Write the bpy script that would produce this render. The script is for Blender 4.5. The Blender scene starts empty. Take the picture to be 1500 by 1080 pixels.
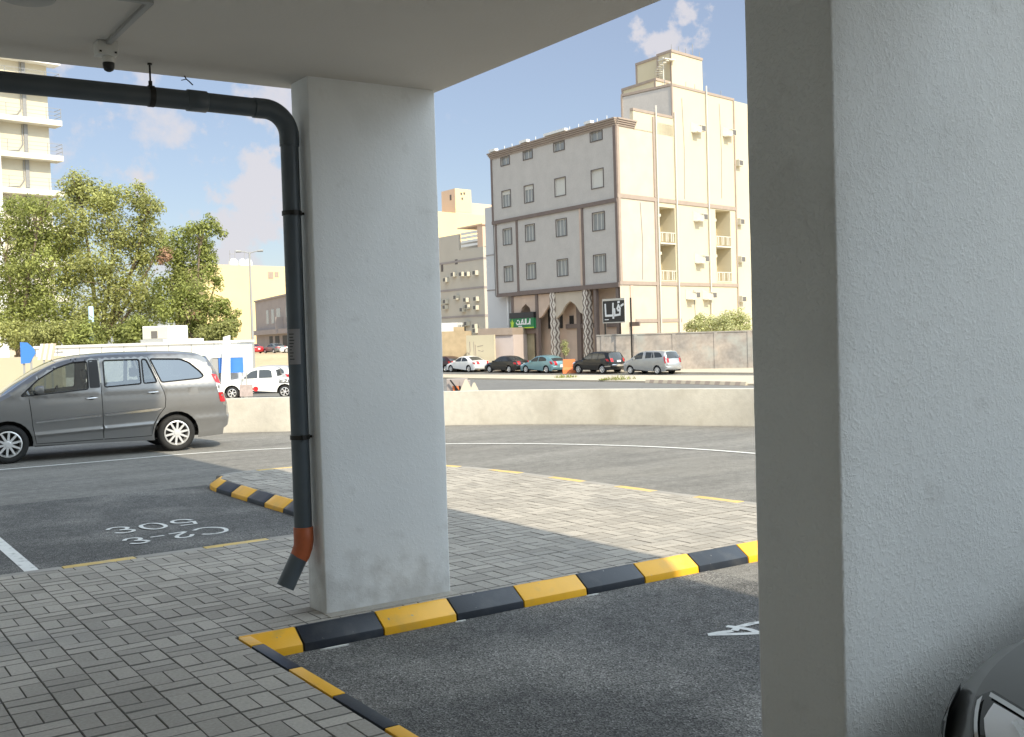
import bpy, bmesh, math, random
from math import sin, cos, radians as rad, pi, sqrt, exp, atan2, hypot
from mathutils import Vector as V, Matrix, noise
from mathutils.geometry import delaunay_2d_cdt
R = random.Random(7)
sc = bpy.context.scene
col = sc.collection
# ------------------------------------------------------------------ camera
F_PX, ROLL, PITCH, YAW, CAMH = 1582.62, rad(1.73454), rad(-1.73447), rad(56.1516), 1.75
cw = V((cos(PITCH)*cos(YAW), cos(PITCH)*sin(YAW), sin(PITCH)))
r0 = cw.cross(V((0, 0, 1))).normalized(); d0 = cw.cross(r0)
cr = r0*cos(ROLL) + d0*sin(ROLL); cd = -r0*sin(ROLL) + d0*cos(ROLL)
CAM = V((0, 0, CAMH))
cam = bpy.data.cameras.new('camera'); cam.sensor_width = 36; cam.sensor_fit = 'HORIZONTAL'
cam.lens = F_PX/1500*36; cam.clip_start = .05; cam.clip_end = 3000
co = bpy.data.objects.new('camera', cam); col.objects.link(co)
mx = Matrix((cr, -cd, -cw)).transposed().to_4x4(); mx.translation = CAM
co.matrix_world = mx; sc.camera = co
def at(x, y, D):                       # a measured sight line at a known distance -> world point
    return CAM + (cr*((x-750)/F_PX) + cd*((y-540)/F_PX) + cw)*D
def gnd(x, y, z):                      # the same sight line met with a level surface
    d = cr*((x-750)/F_PX) + cd*((y-540)/F_PX) + cw
    return CAM + d*((z-CAMH)/d.z)
# ------------------------------------------------------------------ materials
def lk(t, a, b): t.links.new(a, b)
def mat(name, c, rough=.7, metal=0, var=0., vs=3., var2=0., vs2=40., bump=0., bs=60., island=0., coat=0., spec=.5, dirt=None, c2=None, bdist=.01, chip=None, detail=6):
    """principled surface: base colour varied by object-space noise (and per loose piece), fine bump"""
    m = bpy.data.materials.new(name); m.use_nodes = True
    t = m.node_tree; b = t.nodes['Principled BSDF']
    b.inputs['Roughness'].default_value = rough; b.inputs['Metallic'].default_value = metal
    b.inputs['Coat Weight'].default_value = coat; b.inputs['Specular IOR Level'].default_value = spec
    c = tuple(c)+(1,)
    tc = t.nodes.new('ShaderNodeTexCoord')
    src = tc.outputs['Object']
    out = None
    def mixc(fac, A, B, bt='MIX'):
        n = t.nodes.new('ShaderNodeMix'); n.data_type = 'RGBA'; n.blend_type = bt
        for sock, v in ((n.inputs[0], fac), (n.inputs[6], A), (n.inputs[7], B)):
            if hasattr(v, 'links'): lk(t, v, sock)
            else: sock.default_value = v
        return n.outputs[2]
    def noise(s, det=detail):
        n = t.nodes.new('ShaderNodeTexNoise'); n.inputs['Scale'].default_value = s; n.inputs['Detail'].default_value = det
        lk(t, src, n.inputs['Vector']); return n.outputs['Fac']
    def ramp(f, a, b, lo=0, hi=1):
        n = t.nodes.new('ShaderNodeMapRange'); lk(t, f, n.inputs[0])
        n.inputs[1].default_value = a; n.inputs[2].default_value = b; n.inputs[3].default_value = lo; n.inputs[4].default_value = hi
        return n.outputs[0]
    out = c
    if c2: out = mixc(ramp(noise(vs), .4, .62), c, tuple(c2)+(1,))
    elif var: 
        k = ramp(noise(vs), .25, .75, 1-var, 1+var)
        out = mixc(1.0, out, k, 'MULTIPLY')
    if var2: out = mixc(1.0, out, ramp(noise(vs2, 3), .25, .75, 1-var2, 1+var2), 'MULTIPLY')
    if island:
        g = t.nodes.new('ShaderNodeNewGeometry')
        out = mixc(1.0, out, ramp(g.outputs['Random Per Island'], 0, 1, 1-island, 1+island), 'MULTIPLY')
    if dirt:
        dc, ds, lo, hi, amt = dirt
        out = mixc(ramp(noise(ds, 8), lo, hi, 0, amt), out, tuple(dc)+(1,))
    if chip:                            # sharp edged flakes where the paint has come off
        dc, ds, lo, amt = chip
        out = mixc(ramp(noise(ds, 9), lo, lo+.03, 0, amt), out, tuple(dc)+(1,))
    if hasattr(out, 'links'): lk(t, out, b.inputs['Base Color'])
    else: b.inputs['Base Color'].default_value = out
    if bump:
        n = t.nodes.new('ShaderNodeBump'); n.inputs['Strength'].default_value = bump; n.inputs['Distance'].default_value = bdist
        lk(t, noise(bs, 4), n.inputs['Height']); lk(t, n.outputs[0], b.inputs['Normal'])
    return m
def glassmat(name, tint, refl=.08, rough=.03):
    m = bpy.data.materials.new(name); m.use_nodes = True; t = m.node_tree; t.nodes.clear()
    o = t.nodes.new('ShaderNodeOutputMaterial'); mixn = t.nodes.new('ShaderNodeMixShader')
    tr = t.nodes.new('ShaderNodeBsdfTransparent'); tr.inputs[0].default_value = tuple(tint)+(1,)
    gl = t.nodes.new('ShaderNodeBsdfGlossy'); gl.inputs[0].default_value = (.9, .95, 1, 1); gl.inputs['Roughness'].default_value = rough
    fr = t.nodes.new('ShaderNodeLayerWeight'); fr.inputs[0].default_value = .35
    mp = t.nodes.new('ShaderNodeMapRange'); mp.inputs[3].default_value = refl; mp.inputs[4].default_value = 1
    lk(t, fr.outputs['Fresnel'], mp.inputs[0]); lk(t, mp.outputs[0], mixn.inputs[0])
    lk(t, tr.outputs[0], mixn.inputs[1]); lk(t, gl.outputs[0], mixn.inputs[2]); lk(t, mixn.outputs[0], o.inputs[0])
    return m
def stucco(name, c, scale, strength, dist, dirt=None, rough=.85, base=None):
    """painted render with raised lumps of two sizes"""
    m = mat(name, c, rough, var=.05, vs=1.2, dirt=dirt, spec=.3)
    t = m.node_tree; b = t.nodes['Principled BSDF']
    tc = [n for n in t.nodes if n.type == 'TEX_COORD'][0]
    if base:                            # splash-back grime climbing from the foot of the pillar
        sp = t.nodes.new('ShaderNodeSeparateXYZ'); lk(t, tc.outputs['Object'], sp.inputs[0])
        ng = t.nodes.new('ShaderNodeTexNoise'); ng.inputs['Scale'].default_value = 7; ng.inputs['Detail'].default_value = 7; lk(t, tc.outputs['Object'], ng.inputs['Vector'])
        zr = t.nodes.new('ShaderNodeMapRange'); lk(t, sp.outputs['Z'], zr.inputs[0]); zr.inputs[1].default_value = 0; zr.inputs[2].default_value = base; zr.inputs[3].default_value = .36; zr.inputs[4].default_value = -.05
        ag = t.nodes.new('ShaderNodeMath'); ag.operation = 'ADD'; lk(t, ng.outputs['Fac'], ag.inputs[0]); lk(t, zr.outputs[0], ag.inputs[1])
        gr = t.nodes.new('ShaderNodeMapRange'); lk(t, ag.outputs[0], gr.inputs[0]); gr.inputs[1].default_value = .58; gr.inputs[2].default_value = .92; gr.inputs[4].default_value = .4
        mg = t.nodes.new('ShaderNodeMix'); mg.data_type = 'RGBA'; lk(t, gr.outputs[0], mg.inputs[0]); lk(t, b.inputs['Base Color'].links[0].from_socket, mg.inputs[6]); mg.inputs[7].default_value = (.30,.27,.23,1); lk(t, mg.outputs[2], b.inputs['Base Color'])
    n1 = t.nodes.new('ShaderNodeTexNoise'); n1.inputs['Scale'].default_value = scale; n1.inputs['Detail'].default_value = 5; n1.inputs['Roughness'].default_value = .62
    n2 = t.nodes.new('ShaderNodeTexNoise'); n2.inputs['Scale'].default_value = scale*.27; n2.inputs['Detail'].default_value = 2
    for n in (n1, n2): lk(t, tc.outputs['Object'], n.inputs['Vector'])
    r1 = t.nodes.new('ShaderNodeMapRange'); r1.inputs[1].default_value = .47; r1.inputs[2].default_value = .74; n1.inputs['Distortion'].default_value = .25; lk(t, n1.outputs['Fac'], r1.inputs[0])
    ad = t.nodes.new('ShaderNodeMath'); ad.operation = 'MULTIPLY_ADD'; lk(t, n2.outputs['Fac'], ad.inputs[0]); ad.inputs[1].default_value = .8; lk(t, r1.outputs[0], ad.inputs[2])
    bp = t.nodes.new('ShaderNodeBump'); bp.inputs['Strength'].default_value = strength; bp.inputs['Distance'].default_value = dist
    lk(t, ad.outputs[0], bp.inputs['Height']); lk(t, bp.outputs[0], b.inputs['Normal'])
    return m
def asphalt(name, c, grit, dust=None, streak=0):
    m = mat(name, c, .9, var=.13, vs=.7, var2=.18, vs2=9., bump=0, dirt=dust, spec=.3)
    t = m.node_tree; b = t.nodes['Principled BSDF']
    tc = [n for n in t.nodes if n.type == 'TEX_COORD'][0]
    vo = t.nodes.new('ShaderNodeTexVoronoi'); vo.inputs['Scale'].default_value = 110; lk(t, tc.outputs['Object'], vo.inputs['Vector'])
    lnk = b.inputs['Base Color'].links[0].from_socket
    if streak:                          # wheel-polished streaks along the lane
        mp = t.nodes.new('ShaderNodeMapping'); mp.inputs['Scale'].default_value = (.35, 2.4, 1); mp.inputs['Rotation'].default_value = (0,0,.25); lk(t, tc.outputs['Object'], mp.inputs[0])
        ns = t.nodes.new('ShaderNodeTexNoise'); ns.inputs['Scale'].default_value = 1.1; ns.inputs['Detail'].default_value = 5; lk(t, mp.outputs[0], ns.inputs['Vector'])
        m0 = t.nodes.new('ShaderNodeMapRange'); lk(t, ns.outputs['Fac'], m0.inputs[0]); m0.inputs[1].default_value = .3; m0.inputs[2].default_value = .7; m0.inputs[3].default_value = 1-streak; m0.inputs[4].default_value = 1+streak
        m1 = t.nodes.new('ShaderNodeMix'); m1.data_type = 'RGBA'; m1.blend_type = 'MULTIPLY'; m1.inputs[0].default_value = 1; lk(t, lnk, m1.inputs[6]); lk(t, m0.outputs[0], m1.inputs[7]); lnk = m1.outputs[2]
    hs = t.nodes.new('ShaderNodeSeparateColor'); lk(t, vo.outputs['Color'], hs.inputs[0])
    mr = t.nodes.new('ShaderNodeMapRange'); lk(t, hs.outputs[0], mr.inputs[0]); mr.inputs[3].default_value = 1-grit; mr.inputs[4].default_value = 1+grit
    pw = t.nodes.new('ShaderNodeMath'); pw.operation = 'GREATER_THAN'; lk(t, hs.outputs[1], pw.inputs[0]); pw.inputs[1].default_value = .93
    ad = t.nodes.new('ShaderNodeMath'); ad.operation = 'MULTIPLY_ADD'; lk(t, pw.outputs[0], ad.inputs[0]); ad.inputs[1].default_value = 1.6*grit; lk(t, mr.outputs[0], ad.inputs[2])
    mxn = t.nodes.new('ShaderNodeMix'); mxn.data_type = 'RGBA'; mxn.blend_type = 'MULTIPLY'; mxn.inputs[0].default_value = 1
    lk(t, lnk, mxn.inputs[6]); lk(t, ad.outputs[0], mxn.inputs[7]); lk(t, mxn.outputs[2], b.inputs['Base Color'])
    n = t.nodes.new('ShaderNodeBump'); n.inputs['Strength'].default_value = .7; n.inputs['Distance'].default_value = .006
    lk(t, vo.outputs['Distance'], n.inputs['Height']); lk(t, n.outputs[0], b.inputs['Normal'])
    return m
# ------------------------------------------------------------------ mesh helper
class MB:
    def __init__(s): s.v = []; s.f = []
    def add(s, vs, fs):
        o = len(s.v); s.v += [tuple(p) for p in vs]; s.f += [tuple(i+o for i in f) for f in fs]; return s
    def box(s, x0, x1, y0, y1, z0, z1):
        return s.add([(x0,y0,z0),(x1,y0,z0),(x1,y1,z0),(x0,y1,z0),(x0,y0,z1),(x1,y0,z1),(x1,y1,z1),(x0,y1,z1)],
              [(0,3,2,1),(4,5,6,7),(0,1,5,4),(1,2,6,5),(2,3,7,6),(3,0,4,7)])
    def ob(s, o, d, n, a0, a1, b0, b1, z0, z1):    # box in a wall frame: a along the wall, b outward, z up
        P = lambda a, b, z: (o[0]+d[0]*a+n[0]*b, o[1]+d[1]*a+n[1]*b, z)
        vs = [P(a,b,z) for z in (z0,z1) for a,b in ((a0,b0),(a1,b0),(a1,b1),(a0,b1))]
        fs = [(0,3,2,1),(4,5,6,7),(0,1,5,4),(1,2,6,5),(2,3,7,6),(3,0,4,7)]
        if d[0]*n[1]-d[1]*n[0] < 0: fs = [tuple(reversed(f)) for f in fs]
        return s.add(vs, fs)
    def prism(s, pts, z0, z1):                     # ccw polygon in plan
        n = len(pts); a = sum(pts[i][0]*pts[(i+1)%n][1]-pts[(i+1)%n][0]*pts[i][1] for i in range(n))
        if a < 0: pts = pts[::-1]
        vs = [(p[0],p[1],z0) for p in pts]+[(p[0],p[1],z1) for p in pts]
        return s.add(vs, [tuple(range(n-1,-1,-1)), tuple(range(n,2*n))]+[(i,(i+1)%n,n+(i+1)%n,n+i) for i in range(n)])
    def wprism(s, o, d, n, pts, b0, b1):           # polygon drawn on a wall (a,z), given thickness from b0 to b1
        P = lambda a, b, z: (o[0]+d[0]*a+n[0]*b, o[1]+d[1]*a+n[1]*b, z)
        k = len(pts)
        vs = [P(a,b0,z) for a,z in pts]+[P(a,b1,z) for a,z in pts]
        fs = [tuple(range(k-1,-1,-1)), tuple(range(k,2*k))]+[(i,(i+1)%k,k+(i+1)%k,k+i) for i in range(k)]
        return s.add(vs, fs)
    def tube(s, path, r, n=10, cap=True):
        P = [V(p) for p in path]; m = len(P); rs = r if isinstance(r, (list, tuple)) else [r]*m
        up = None; o = len(s.v); vs = []
        for i in range(m):
            t = (P[min(i+1,m-1)]-P[max(i-1,0)]).normalized()
            if up is None:
                up = V((0,0,1)) if abs(t.z) < .9 else V((1,0,0))
            a = t.cross(up).normalized(); up = a.cross(t).normalized()
            for k in range(n):
                q = 2*pi*k/n; vs.append(P[i]+(a*cos(q)+up*sin(q))*rs[i])
        fs = [(i*n+k, i*n+(k+1)%n, (i+1)*n+(k+1)%n, (i+1)*n+k) for i in range(m-1) for k in range(n)]
        if cap: fs += [tuple(range(n-1,-1,-1)), tuple((m-1)*n+k for k in range(n))]
        return s.add(vs, fs)
    def lathe(s, prof, c, axis='z', n=32):         # prof: (r, h)
        vs = []
        for r, h in prof:
            for k in range(n):
                q = 2*pi*k/n
                if axis == 'z': vs.append((c[0]+r*cos(q), c[1]+r*sin(q), c[2]+h))
                else: vs.append((c[0]+r*cos(q), c[1]+h, c[2]+r*sin(q)))
        m = len(prof)
        return s.add(vs, [(i*n+k, i*n+(k+1)%n, (i+1)*n+(k+1)%n, (i+1)*n+k) for i in range(m-1) for k in range(n)])
    def ribbon(s, pts, w, z):                      # flat painted stroke
        pts = [V((p[0],p[1])) for p in pts]; m = len(pts); vs = []
        for i in range(m):
            t = pts[min(i+1,m-1)]-pts[max(i-1,0)]; t.normalize(); nn = V((-t.y,t.x))*w/2
            vs += [(pts[i].x+nn.x,pts[i].y+nn.y,z),(pts[i].x-nn.x,pts[i].y-nn.y,z)]
        return s.add(vs, [(2*i,2*i+1,2*i+3,2*i+2) for i in range(m-1)])
def obj(name, mb, m, parent=None, smooth=None, bevel=0, loc=None, rz=0, seg=2):
    me = bpy.data.meshes.new(name); me.from_pydata(mb.v, [], mb.f); me.validate(); me.materials.append(m)
    if smooth is not None or bevel:
        bm = bmesh.new(); bm.from_mesh(me)
        bmesh.ops.remove_doubles(bm, verts=bm.verts, dist=1e-5)
        bmesh.ops.recalc_face_normals(bm, faces=bm.faces)
        if bevel:
            es = [e for e in bm.edges if len(e.link_faces) == 2 and e.calc_face_angle(0) > .5]
            bmesh.ops.bevel(bm, geom=es, offset=bevel, segments=seg, profile=.6, affect='EDGES', clamp_overlap=True)
        if smooth is not None:
            for f in bm.faces: f.smooth = True
            for e in bm.edges:
                if len(e.link_faces) == 2 and e.calc_face_angle(0) > smooth: e.smooth = False
        bm.to_mesh(me); bm.free()
    o = bpy.data.objects.new(name, me); col.objects.link(o)
    if parent: o.parent = parent
    if loc: o.location = loc
    if rz: o.rotation_euler.z = rz
    return o
def tag(o, label=None, cat=None, group=None, kind=None):
    for k, v in (('label', label), ('category', cat), ('group', group), ('kind', kind)):
        if v: o[k] = v
    return o
def thing(name, label, cat, loc=(0,0,0), rz=0, group=None):
    o = bpy.data.objects.new(name, None); col.objects.link(o); o.empty_display_size = .2
    o.location = loc; o.rotation_euler.z = rz
    return tag(o, label, cat, group)
def struct(name, mb, m, **k):
    return tag(obj(name, mb, m, **k), kind='structure')
def one(name, mb, m, label, cat, group=None, **k):
    return tag(obj(name, mb, m, **k), label, cat, group)
# ------------------------------------------------------------------ palette
M = {}
M['pillar_a'] = stucco('pillar paint', (.80,.81,.80), 48, .20, .008, dirt=((.42,.41,.38), 1.1, .58, .78, .4), base=.55)
M['pillar_b'] = stucco('rough pillar paint', (.80,.81,.79), 66, .42, .010, dirt=((.45,.44,.40), .9, .56, .80, .4), base=.5)
M['soffit'] = mat('soffit paint', (.60,.57,.525), .9, var=.05, vs=.8, bump=.15, bs=40, spec=.2)
M['bwall'] = stucco('outer render', (.68,.66,.60), 60, .3, .01)
M['paver'] = mat('concrete paver', (.39,.36,.315), .9, var=.10, vs=1.1, var2=.14, vs2=60, island=.15, bump=.35, bs=180, bdist=.003, dirt=((.24,.235,.225), .8, .55, .75, .5), spec=.3)
M['joint'] = mat('joint sand', (.10,.095,.085), .95)
M['asph_new'] = asphalt('new asphalt', (.115,.113,.108), .6, dust=((.27,.26,.24), .9, .48, .74, .75))
M['asph_old'] = asphalt('worn asphalt', (.20,.193,.178), .22, dust=((.27,.255,.225), .5, .48, .75, .5), streak=.13)
M['asph_far'] = mat('street asphalt', (.16,.155,.145), .9, var=.15, vs=.15, var2=.12, vs2=2)
M['yellow'] = mat('yellow kerb paint', (.93,.48,.016), .38, var=.06, vs=5, bump=.15, bs=70, bdist=.004, dirt=((.42,.31,.12), 6, .56, .78, .38), chip=((.34,.31,.25), 19, .70, .8))
M['black'] = mat('black kerb paint', (.014,.019,.029), .42, var=.2, vs=5, bump=.15, bs=70, bdist=.004, dirt=((.09,.09,.088), 6, .55, .78, .45), chip=((.22,.215,.20), 19, .71, .8))
M['white_line'] = mat('road paint', (.70,.70,.67), .7, var=.08, vs=6, dirt=((.25,.25,.24), 14, .58, .72, .7))
M['lowwall'] = mat('low wall render', (.60,.57,.50), .9, var=.09, vs=.7, var2=.07, vs2=9, bump=.3, bs=30, dirt=((.42,.385,.32), 1.4, .48, .72, .6))
M['pvc'] = mat('grey pvc', (.075,.092,.105), .38, var=.15, vs=4, dirt=((.16,.155,.14), 3, .55, .8, .3))
M['pvc_orange'] = mat('orange pvc', (.42,.10,.03), .5, var=.12, vs=20)
M['steel_dark'] = mat('dark steel', (.035,.033,.03), .5, metal=.6)
M['white_pl'] = mat('white plastic', (.68,.67,.63), .5, var=.05, vs=20)
M['grey_pl'] = mat('grey plastic', (.36,.36,.35), .5)
M['black_pl'] = mat('black plastic', (.012,.012,.013), .35)
M['sand'] = mat('sand', (.52,.40,.25), .95, var=.14, vs=.12, var2=.12, vs2=2)
M['ground'] = mat('dusty ground', (.46,.40,.31), .95, var=.15, vs=.06, var2=.1, vs2=1.2)
M['median'] = mat('median concrete', (.50,.435,.335), .95, var=.1, vs=.5)
M['cream'] = mat('cream render', (.61,.54,.385), .85, var=.03, vs=.5, dirt=((.58,.50,.38), .35, .55, .85, .35))
M['stone'] = mat('stone cladding', (.53,.495,.455), .8, var=.06, vs=.9, var2=.05, vs2=7)
M['pinkst'] = mat('pinkish stone', (.56,.485,.39), .85, var=.07, vs=.9)
M['trim'] = mat('brown trim', (.19,.145,.125), .7, var=.1, vs=2)
M['trim_lt'] = mat('taupe trim', (.36,.29,.24), .75, var=.08, vs=2)
M['fram'] = mat('window frame', (.12,.10,.09), .6)
M['pane'] = mat('window pane', (.30,.30,.285), .12, var=.12, vs=.6)
M['shut'] = mat('roller shutter', (.62,.60,.54), .6)
M['dark'] = mat('dark interior', (.018,.017,.016), .6)
M['tan'] = mat('tan ground floor stone', (.60,.46,.36), .8, var=.1, vs=1)
M['shopglass'] = mat('shop glass', (.30,.27,.18), .12, var=.3, vs=.9)
M['ac'] = mat('air conditioner casing', (.62,.58,.48), .6, var=.05)
M['acgr'] = mat('grille', (.14,.13,.12), .6)
M['rail'] = mat('pale rail', (.60,.57,.50), .6)
M['railg'] = mat('grey rail', (.28,.28,.28), .5)
M['bark'] = mat('bark', (.18,.135,.095), .95, var=.25, vs=4, bump=.5, bs=20)
M['rubber'] = mat('tyre rubber', (.018,.018,.018), .8, var=.2, vs=12)
M['alloy'] = mat('alloy', (.80,.80,.80), .35, metal=.6)
M['chrome'] = mat('chrome', (.75,.75,.75), .12, metal=1)
M['lampred'] = mat('red lamp', (.50,.015,.02), .15, coat=.6)
M['lampclear'] = mat('clear lamp', (.88,.89,.92), .10, coat=.8)
M['glass'] = glassmat('car glass', (.42,.46,.45), .14)
M['glassdk'] = glassmat('privacy glass', (.10,.12,.12), .22)
M['glassfar'] = mat('far car glass', (.035,.04,.043), .08, spec=.8)
M['plate'] = mat('number plate', (.72,.72,.70), .5)
M['blue'] = mat('blue sign', (.06,.22,.66), .5)
M['bluelt'] = mat('pale blue paint', (.42,.56,.66), .6, var=.08)
M['whitepaint'] = mat('white paint', (.80,.79,.76), .6, var=.04, vs=1)
M['orange'] = mat('orange plastic', (.80,.22,.07), .6)
M['yellowb'] = mat('yellow render', (.80,.62,.33), .85, var=.04, vs=.2)
M['beigeb'] = mat('beige render', (.55,.50,.42), .85, var=.05, vs=.3)
M['peach'] = mat('peach render', (.72,.52,.38), .85)
M['greyb'] = mat('mauve grey render', (.36,.315,.295), .85, var=.08, vs=.6)
M['wallold'] = mat('old stained wall', (.28,.258,.238), .95, c2=(.42,.365,.315), vs=.45, var2=.16, vs2=3.5, dirt=((.37,.385,.36), .7, .50, .66, .75))
M['cloth'] = mat('seat cloth', (.07,.07,.075), .9)
M['sticker'] = mat('paper sticker', (.27,.26,.26), .8)
M['ink'] = mat('ink', (.05,.05,.05), .8)
M['green'] = mat('green sign', (.02,.20,.07), .5)
M['lime'] = mat('lime sign', (.55,.75,.06), .5)
M['signwhite'] = mat('sign white', (.82,.82,.80), .5)
M['signblack'] = mat('sign black', (.016,.016,.018), .35)
def paint(name, c, metal=.5, rough=.32):
    return mat(name, c, rough, metal=metal, coat=.6, var=.05, vs=1.5, dirt=((.22,.19,.15), 2.2, .55, .85, .10))
SUN, SKY, DUST, CLOUD, VEIL, FILL_BANK, EXPO = 3.1, .075, .7, 5.8, .36, 19., .8
# ------------------------------------------------------------------ ground, deck, road, paving
ZR, ZS = -.13, -1.45          # driveway level, street level
mb = MB(); mb.add([(-1500,-1500,-1.46),(1500,-1500,-1.46),(1500,1500,-1.46),(-1500,1500,-1.46)], [(0,1,2,3)])
struct('ground', mb, M['ground'])
WALL = [(-14,30.5),(-6,28.6),(0,26.4),(4.2,24.5),(7.75,22.46),(8.8,21.62),(10.4,20.85),(11.74,20.0),(12.81,18.95),(13.85,17.44),(14.69,15.89),(15.39,14.55),(16.0,12.4),(16.4,9.5),(16.6,5),(16.6,-30)]
mb = MB(); mb.prism(WALL+[(-14,-30)], -1.455, ZR)
struct('driveway', mb, M['asph_old'])
def sheet(name, pts, z, m):
    b = MB(); k = len(pts); a = sum(pts[i][0]*pts[(i+1)%k][1]-pts[(i+1)%k][0]*pts[i][1] for i in range(k))
    if a < 0: pts = pts[::-1]
    b.add([(p[0],p[1],z) for p in pts], [tuple(range(k))]); return struct(name, b, m)
sheet('parking_bay', [(2.2,6.2),(5.9,6.2),(5.9,-12),(2.2,-12)], ZR+.004, M['asph_new'])
sheet('left_parking_bay', [(-9,9.2),(4.6,9.2),(4.6,14.3),(-9,14.6)], ZR+.004, M['asph_new'])
# painted lines
def rib(name, strokes, w, z=ZR+.008):
    b = MB()
    for i, s in enumerate(strokes): b.ribbon(s, w, z+i*.0006)
    return b
def smooth(pts, n=6):
    out = []
    for i in range(len(pts)-1):
        p0, p1, p2, p3 = [V(pts[max(0,min(len(pts)-1,j))]) for j in (i-1,i,i+1,i+2)]
        for k in range(n):
            t = k/n; out.append(tuple(.5*((2*p1)+(p2-p0)*t+(2*p0-5*p1+4*p2-p3)*t*t+(3*p1-p0-3*p2+p3)*t**3)))
    return out+[tuple(pts[-1])]
LINE = smooth([(-6,18.95),(-2,18.85),(1.5,18.75),(4.2,18.66),(5.9,18.62),(7.4,18.08),(9.0,17.05),(10.4,15.6),(11.35,14.0),(11.85,12.5),(12.05,10.5),(12.15,7),(12.15,-5)])
struct('edge_line', rib('', [LINE], .10), M['white_line'])
struct('bay_line', rib('', [[(1.655,9.37),(1.655,13.9)]], .115), M['white_line'])
C503 = [smooth([(3.35,10.87),(3.43,10.945),(3.52,10.945),(3.61,10.85),(3.63,10.73),(3.59,10.60),(3.50,10.54),(3.40,10.55),(3.35,10.60)],4),
  smooth([(3.09,10.80),(3.13,10.87),(3.20,10.885),(3.25,10.81),(3.20,10.72),(3.12,10.60)],4)[::-1] and smooth([(3.27,10.66),(3.22,10.56),(3.14,10.54),(3.10,10.60),(3.14,10.70),(3.22,10.80),(3.26,10.86)],4), [(3.26,10.86),(3.09,10.84)],
  [(2.89,10.78),(3.03,10.79)],
  smooth([(2.64,10.77),(2.68,10.85),(2.76,10.86),(2.80,10.79),(2.77,10.72),(2.72,10.70)],4), smooth([(2.72,10.70),(2.78,10.67),(2.82,10.60),(2.78,10.53),(2.71,10.52),(2.65,10.58)],4),
  smooth([(3.53,11.50),(3.49,11.60),(3.40,11.63),(3.33,11.55),(3.34,11.44),(3.43,11.39),(3.52,11.42)],4), [(3.52,11.42),(3.49,11.24),(3.33,11.24)],
  smooth([(3.08,11.61),(3.0,11.53),(2.99,11.36),(3.05,11.22),(3.13,11.22),(3.20,11.32),(3.20,11.49),(3.15,11.60),(3.08,11.61)],4),
  smooth([(2.66,11.51),(2.71,11.60),(2.80,11.61),(2.86,11.53),(2.83,11.44),(2.76,11.42)],4), smooth([(2.76,11.42),(2.83,11.38),(2.87,11.31),(2.83,11.23),(2.75,11.21),(2.68,11.28)],4)]
struct('bay_number', rib('', C503, .043), M['white_line'])
MARK = [[(4.63,4.83),(4.76,4.735),(4.89,4.655)],[(4.64,4.825),(4.72,4.815),(4.80,4.79)],[(4.89,4.655),(4.905,4.74),(4.88,4.83),(4.85,4.89)],[(4.81,4.785),(4.89,4.83),(5.03,4.83),(5.12,4.80)]]
struct('faded_bay_number', rib('', MARK, .05), M['white_line'])
# paved surfaces (a slab with separate pavers on it)
ISL = [(2.8,6.262),(8.0,6.262),(7.96,7.2),(7.88,7.9),(7.80,8.7),(7.74,9.7),(7.70,10.6),(7.63,11.5),(7.52,12.3),(7.33,12.95),(7.05,13.5),(6.6,13.95),(6.1,14.2),(5.5,14.3),(5.05,14.27),(4.78,14.12),(4.64,13.85),(4.62,13.2),(4.62,9.19)]
P1 = [(-6,-6),(2.15,-6),(2.15,6.262),(2.8,6.262)]
PAVE = P1+ISL[1:]+[(-6,9.05)]
mb = MB(); mb.prism(PAVE, -.3, -.022); struct('pavement', mb, M['joint'])
def clip_rect(poly, x0, x1, y0, y1):
    for ax, lim, sg in ((0,x0,1),(0,x1,-1),(1,y0,1),(1,y1,-1)):
        out = []
        for i in range(len(poly)):
            a, b = poly[i-1], poly[i]; da, db = (a[ax]-lim)*sg, (b[ax]-lim)*sg
            if (da >= 0) != (db >= 0):
                t = da/(da-db); out.append((a[0]+(b[0]-a[0])*t, a[1]+(b[1]-a[1])*t))
            if db >= 0: out.append(b)
        poly = out
        if len(poly) < 3: return []
    return poly
M['paver_edge'] = mat('soiled paver edge', (.20,.19,.172), .95)
mb = MB(); G = .225; J = .0012; JY = .0038
def paver(x0, x1, y0, y1):
    x0 += J*R.uniform(.7,1.5); x1 -= J*R.uniform(.7,1.5); y0 += JY*R.uniform(.7,1.4); y1 -= JY*R.uniform(.7,1.4)
    p = clip_rect(PAVE, x0, x1, y0, y1)
    if len(p) < 3: return
    a = sum(p[i-1][0]*p[i][1]-p[i][0]*p[i-1][1] for i in range(len(p)))/2
    if a < .0004: return
    cx = sum(q[0] for q in p)/len(p); cy = sum(q[1] for q in p)/len(p); k = len(p)
    zt = R.gauss(0, .0011); tx = R.gauss(0, .006); ty = R.gauss(0, .006); c = .0034
    Z = lambda q: zt+tx*(q[0]-cx)+ty*(q[1]-cy)
    ins = [(q[0]+(c if q[0] < cx else -c), q[1]+(c if q[1] < cy else -c)) for q in p]
    vs = [(q[0],q[1],Z(q)) for q in ins]+[(q[0],q[1],Z(q)-.005) for q in p]+[(q[0],q[1],-.03) for q in p]
    fs = [tuple(range(k))]+[(k+i,k+(i+1)%k,(i+1)%k,i) for i in range(k)]+[(2*k+i,2*k+(i+1)%k,k+(i+1)%k,k+i) for i in range(k)]
    mb.add(vs, fs)
i0, i1, j0, j1 = int(-4/G)-1, int(8.2/G)+1, int(1.5/G), int(14.5/G)+1
for i in range(i0, i1):
    for j in range(j0, j1):
        x, y = .145+i*G, .02+j*G
        if (i+j) % 2:
            paver(x, x+G/2, y, y+G); paver(x+G/2, x+G, y, y+G)
        else:
            paver(x, x+G, y, y+G/2); paver(x, x+G, y+G/2, y+G)
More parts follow.
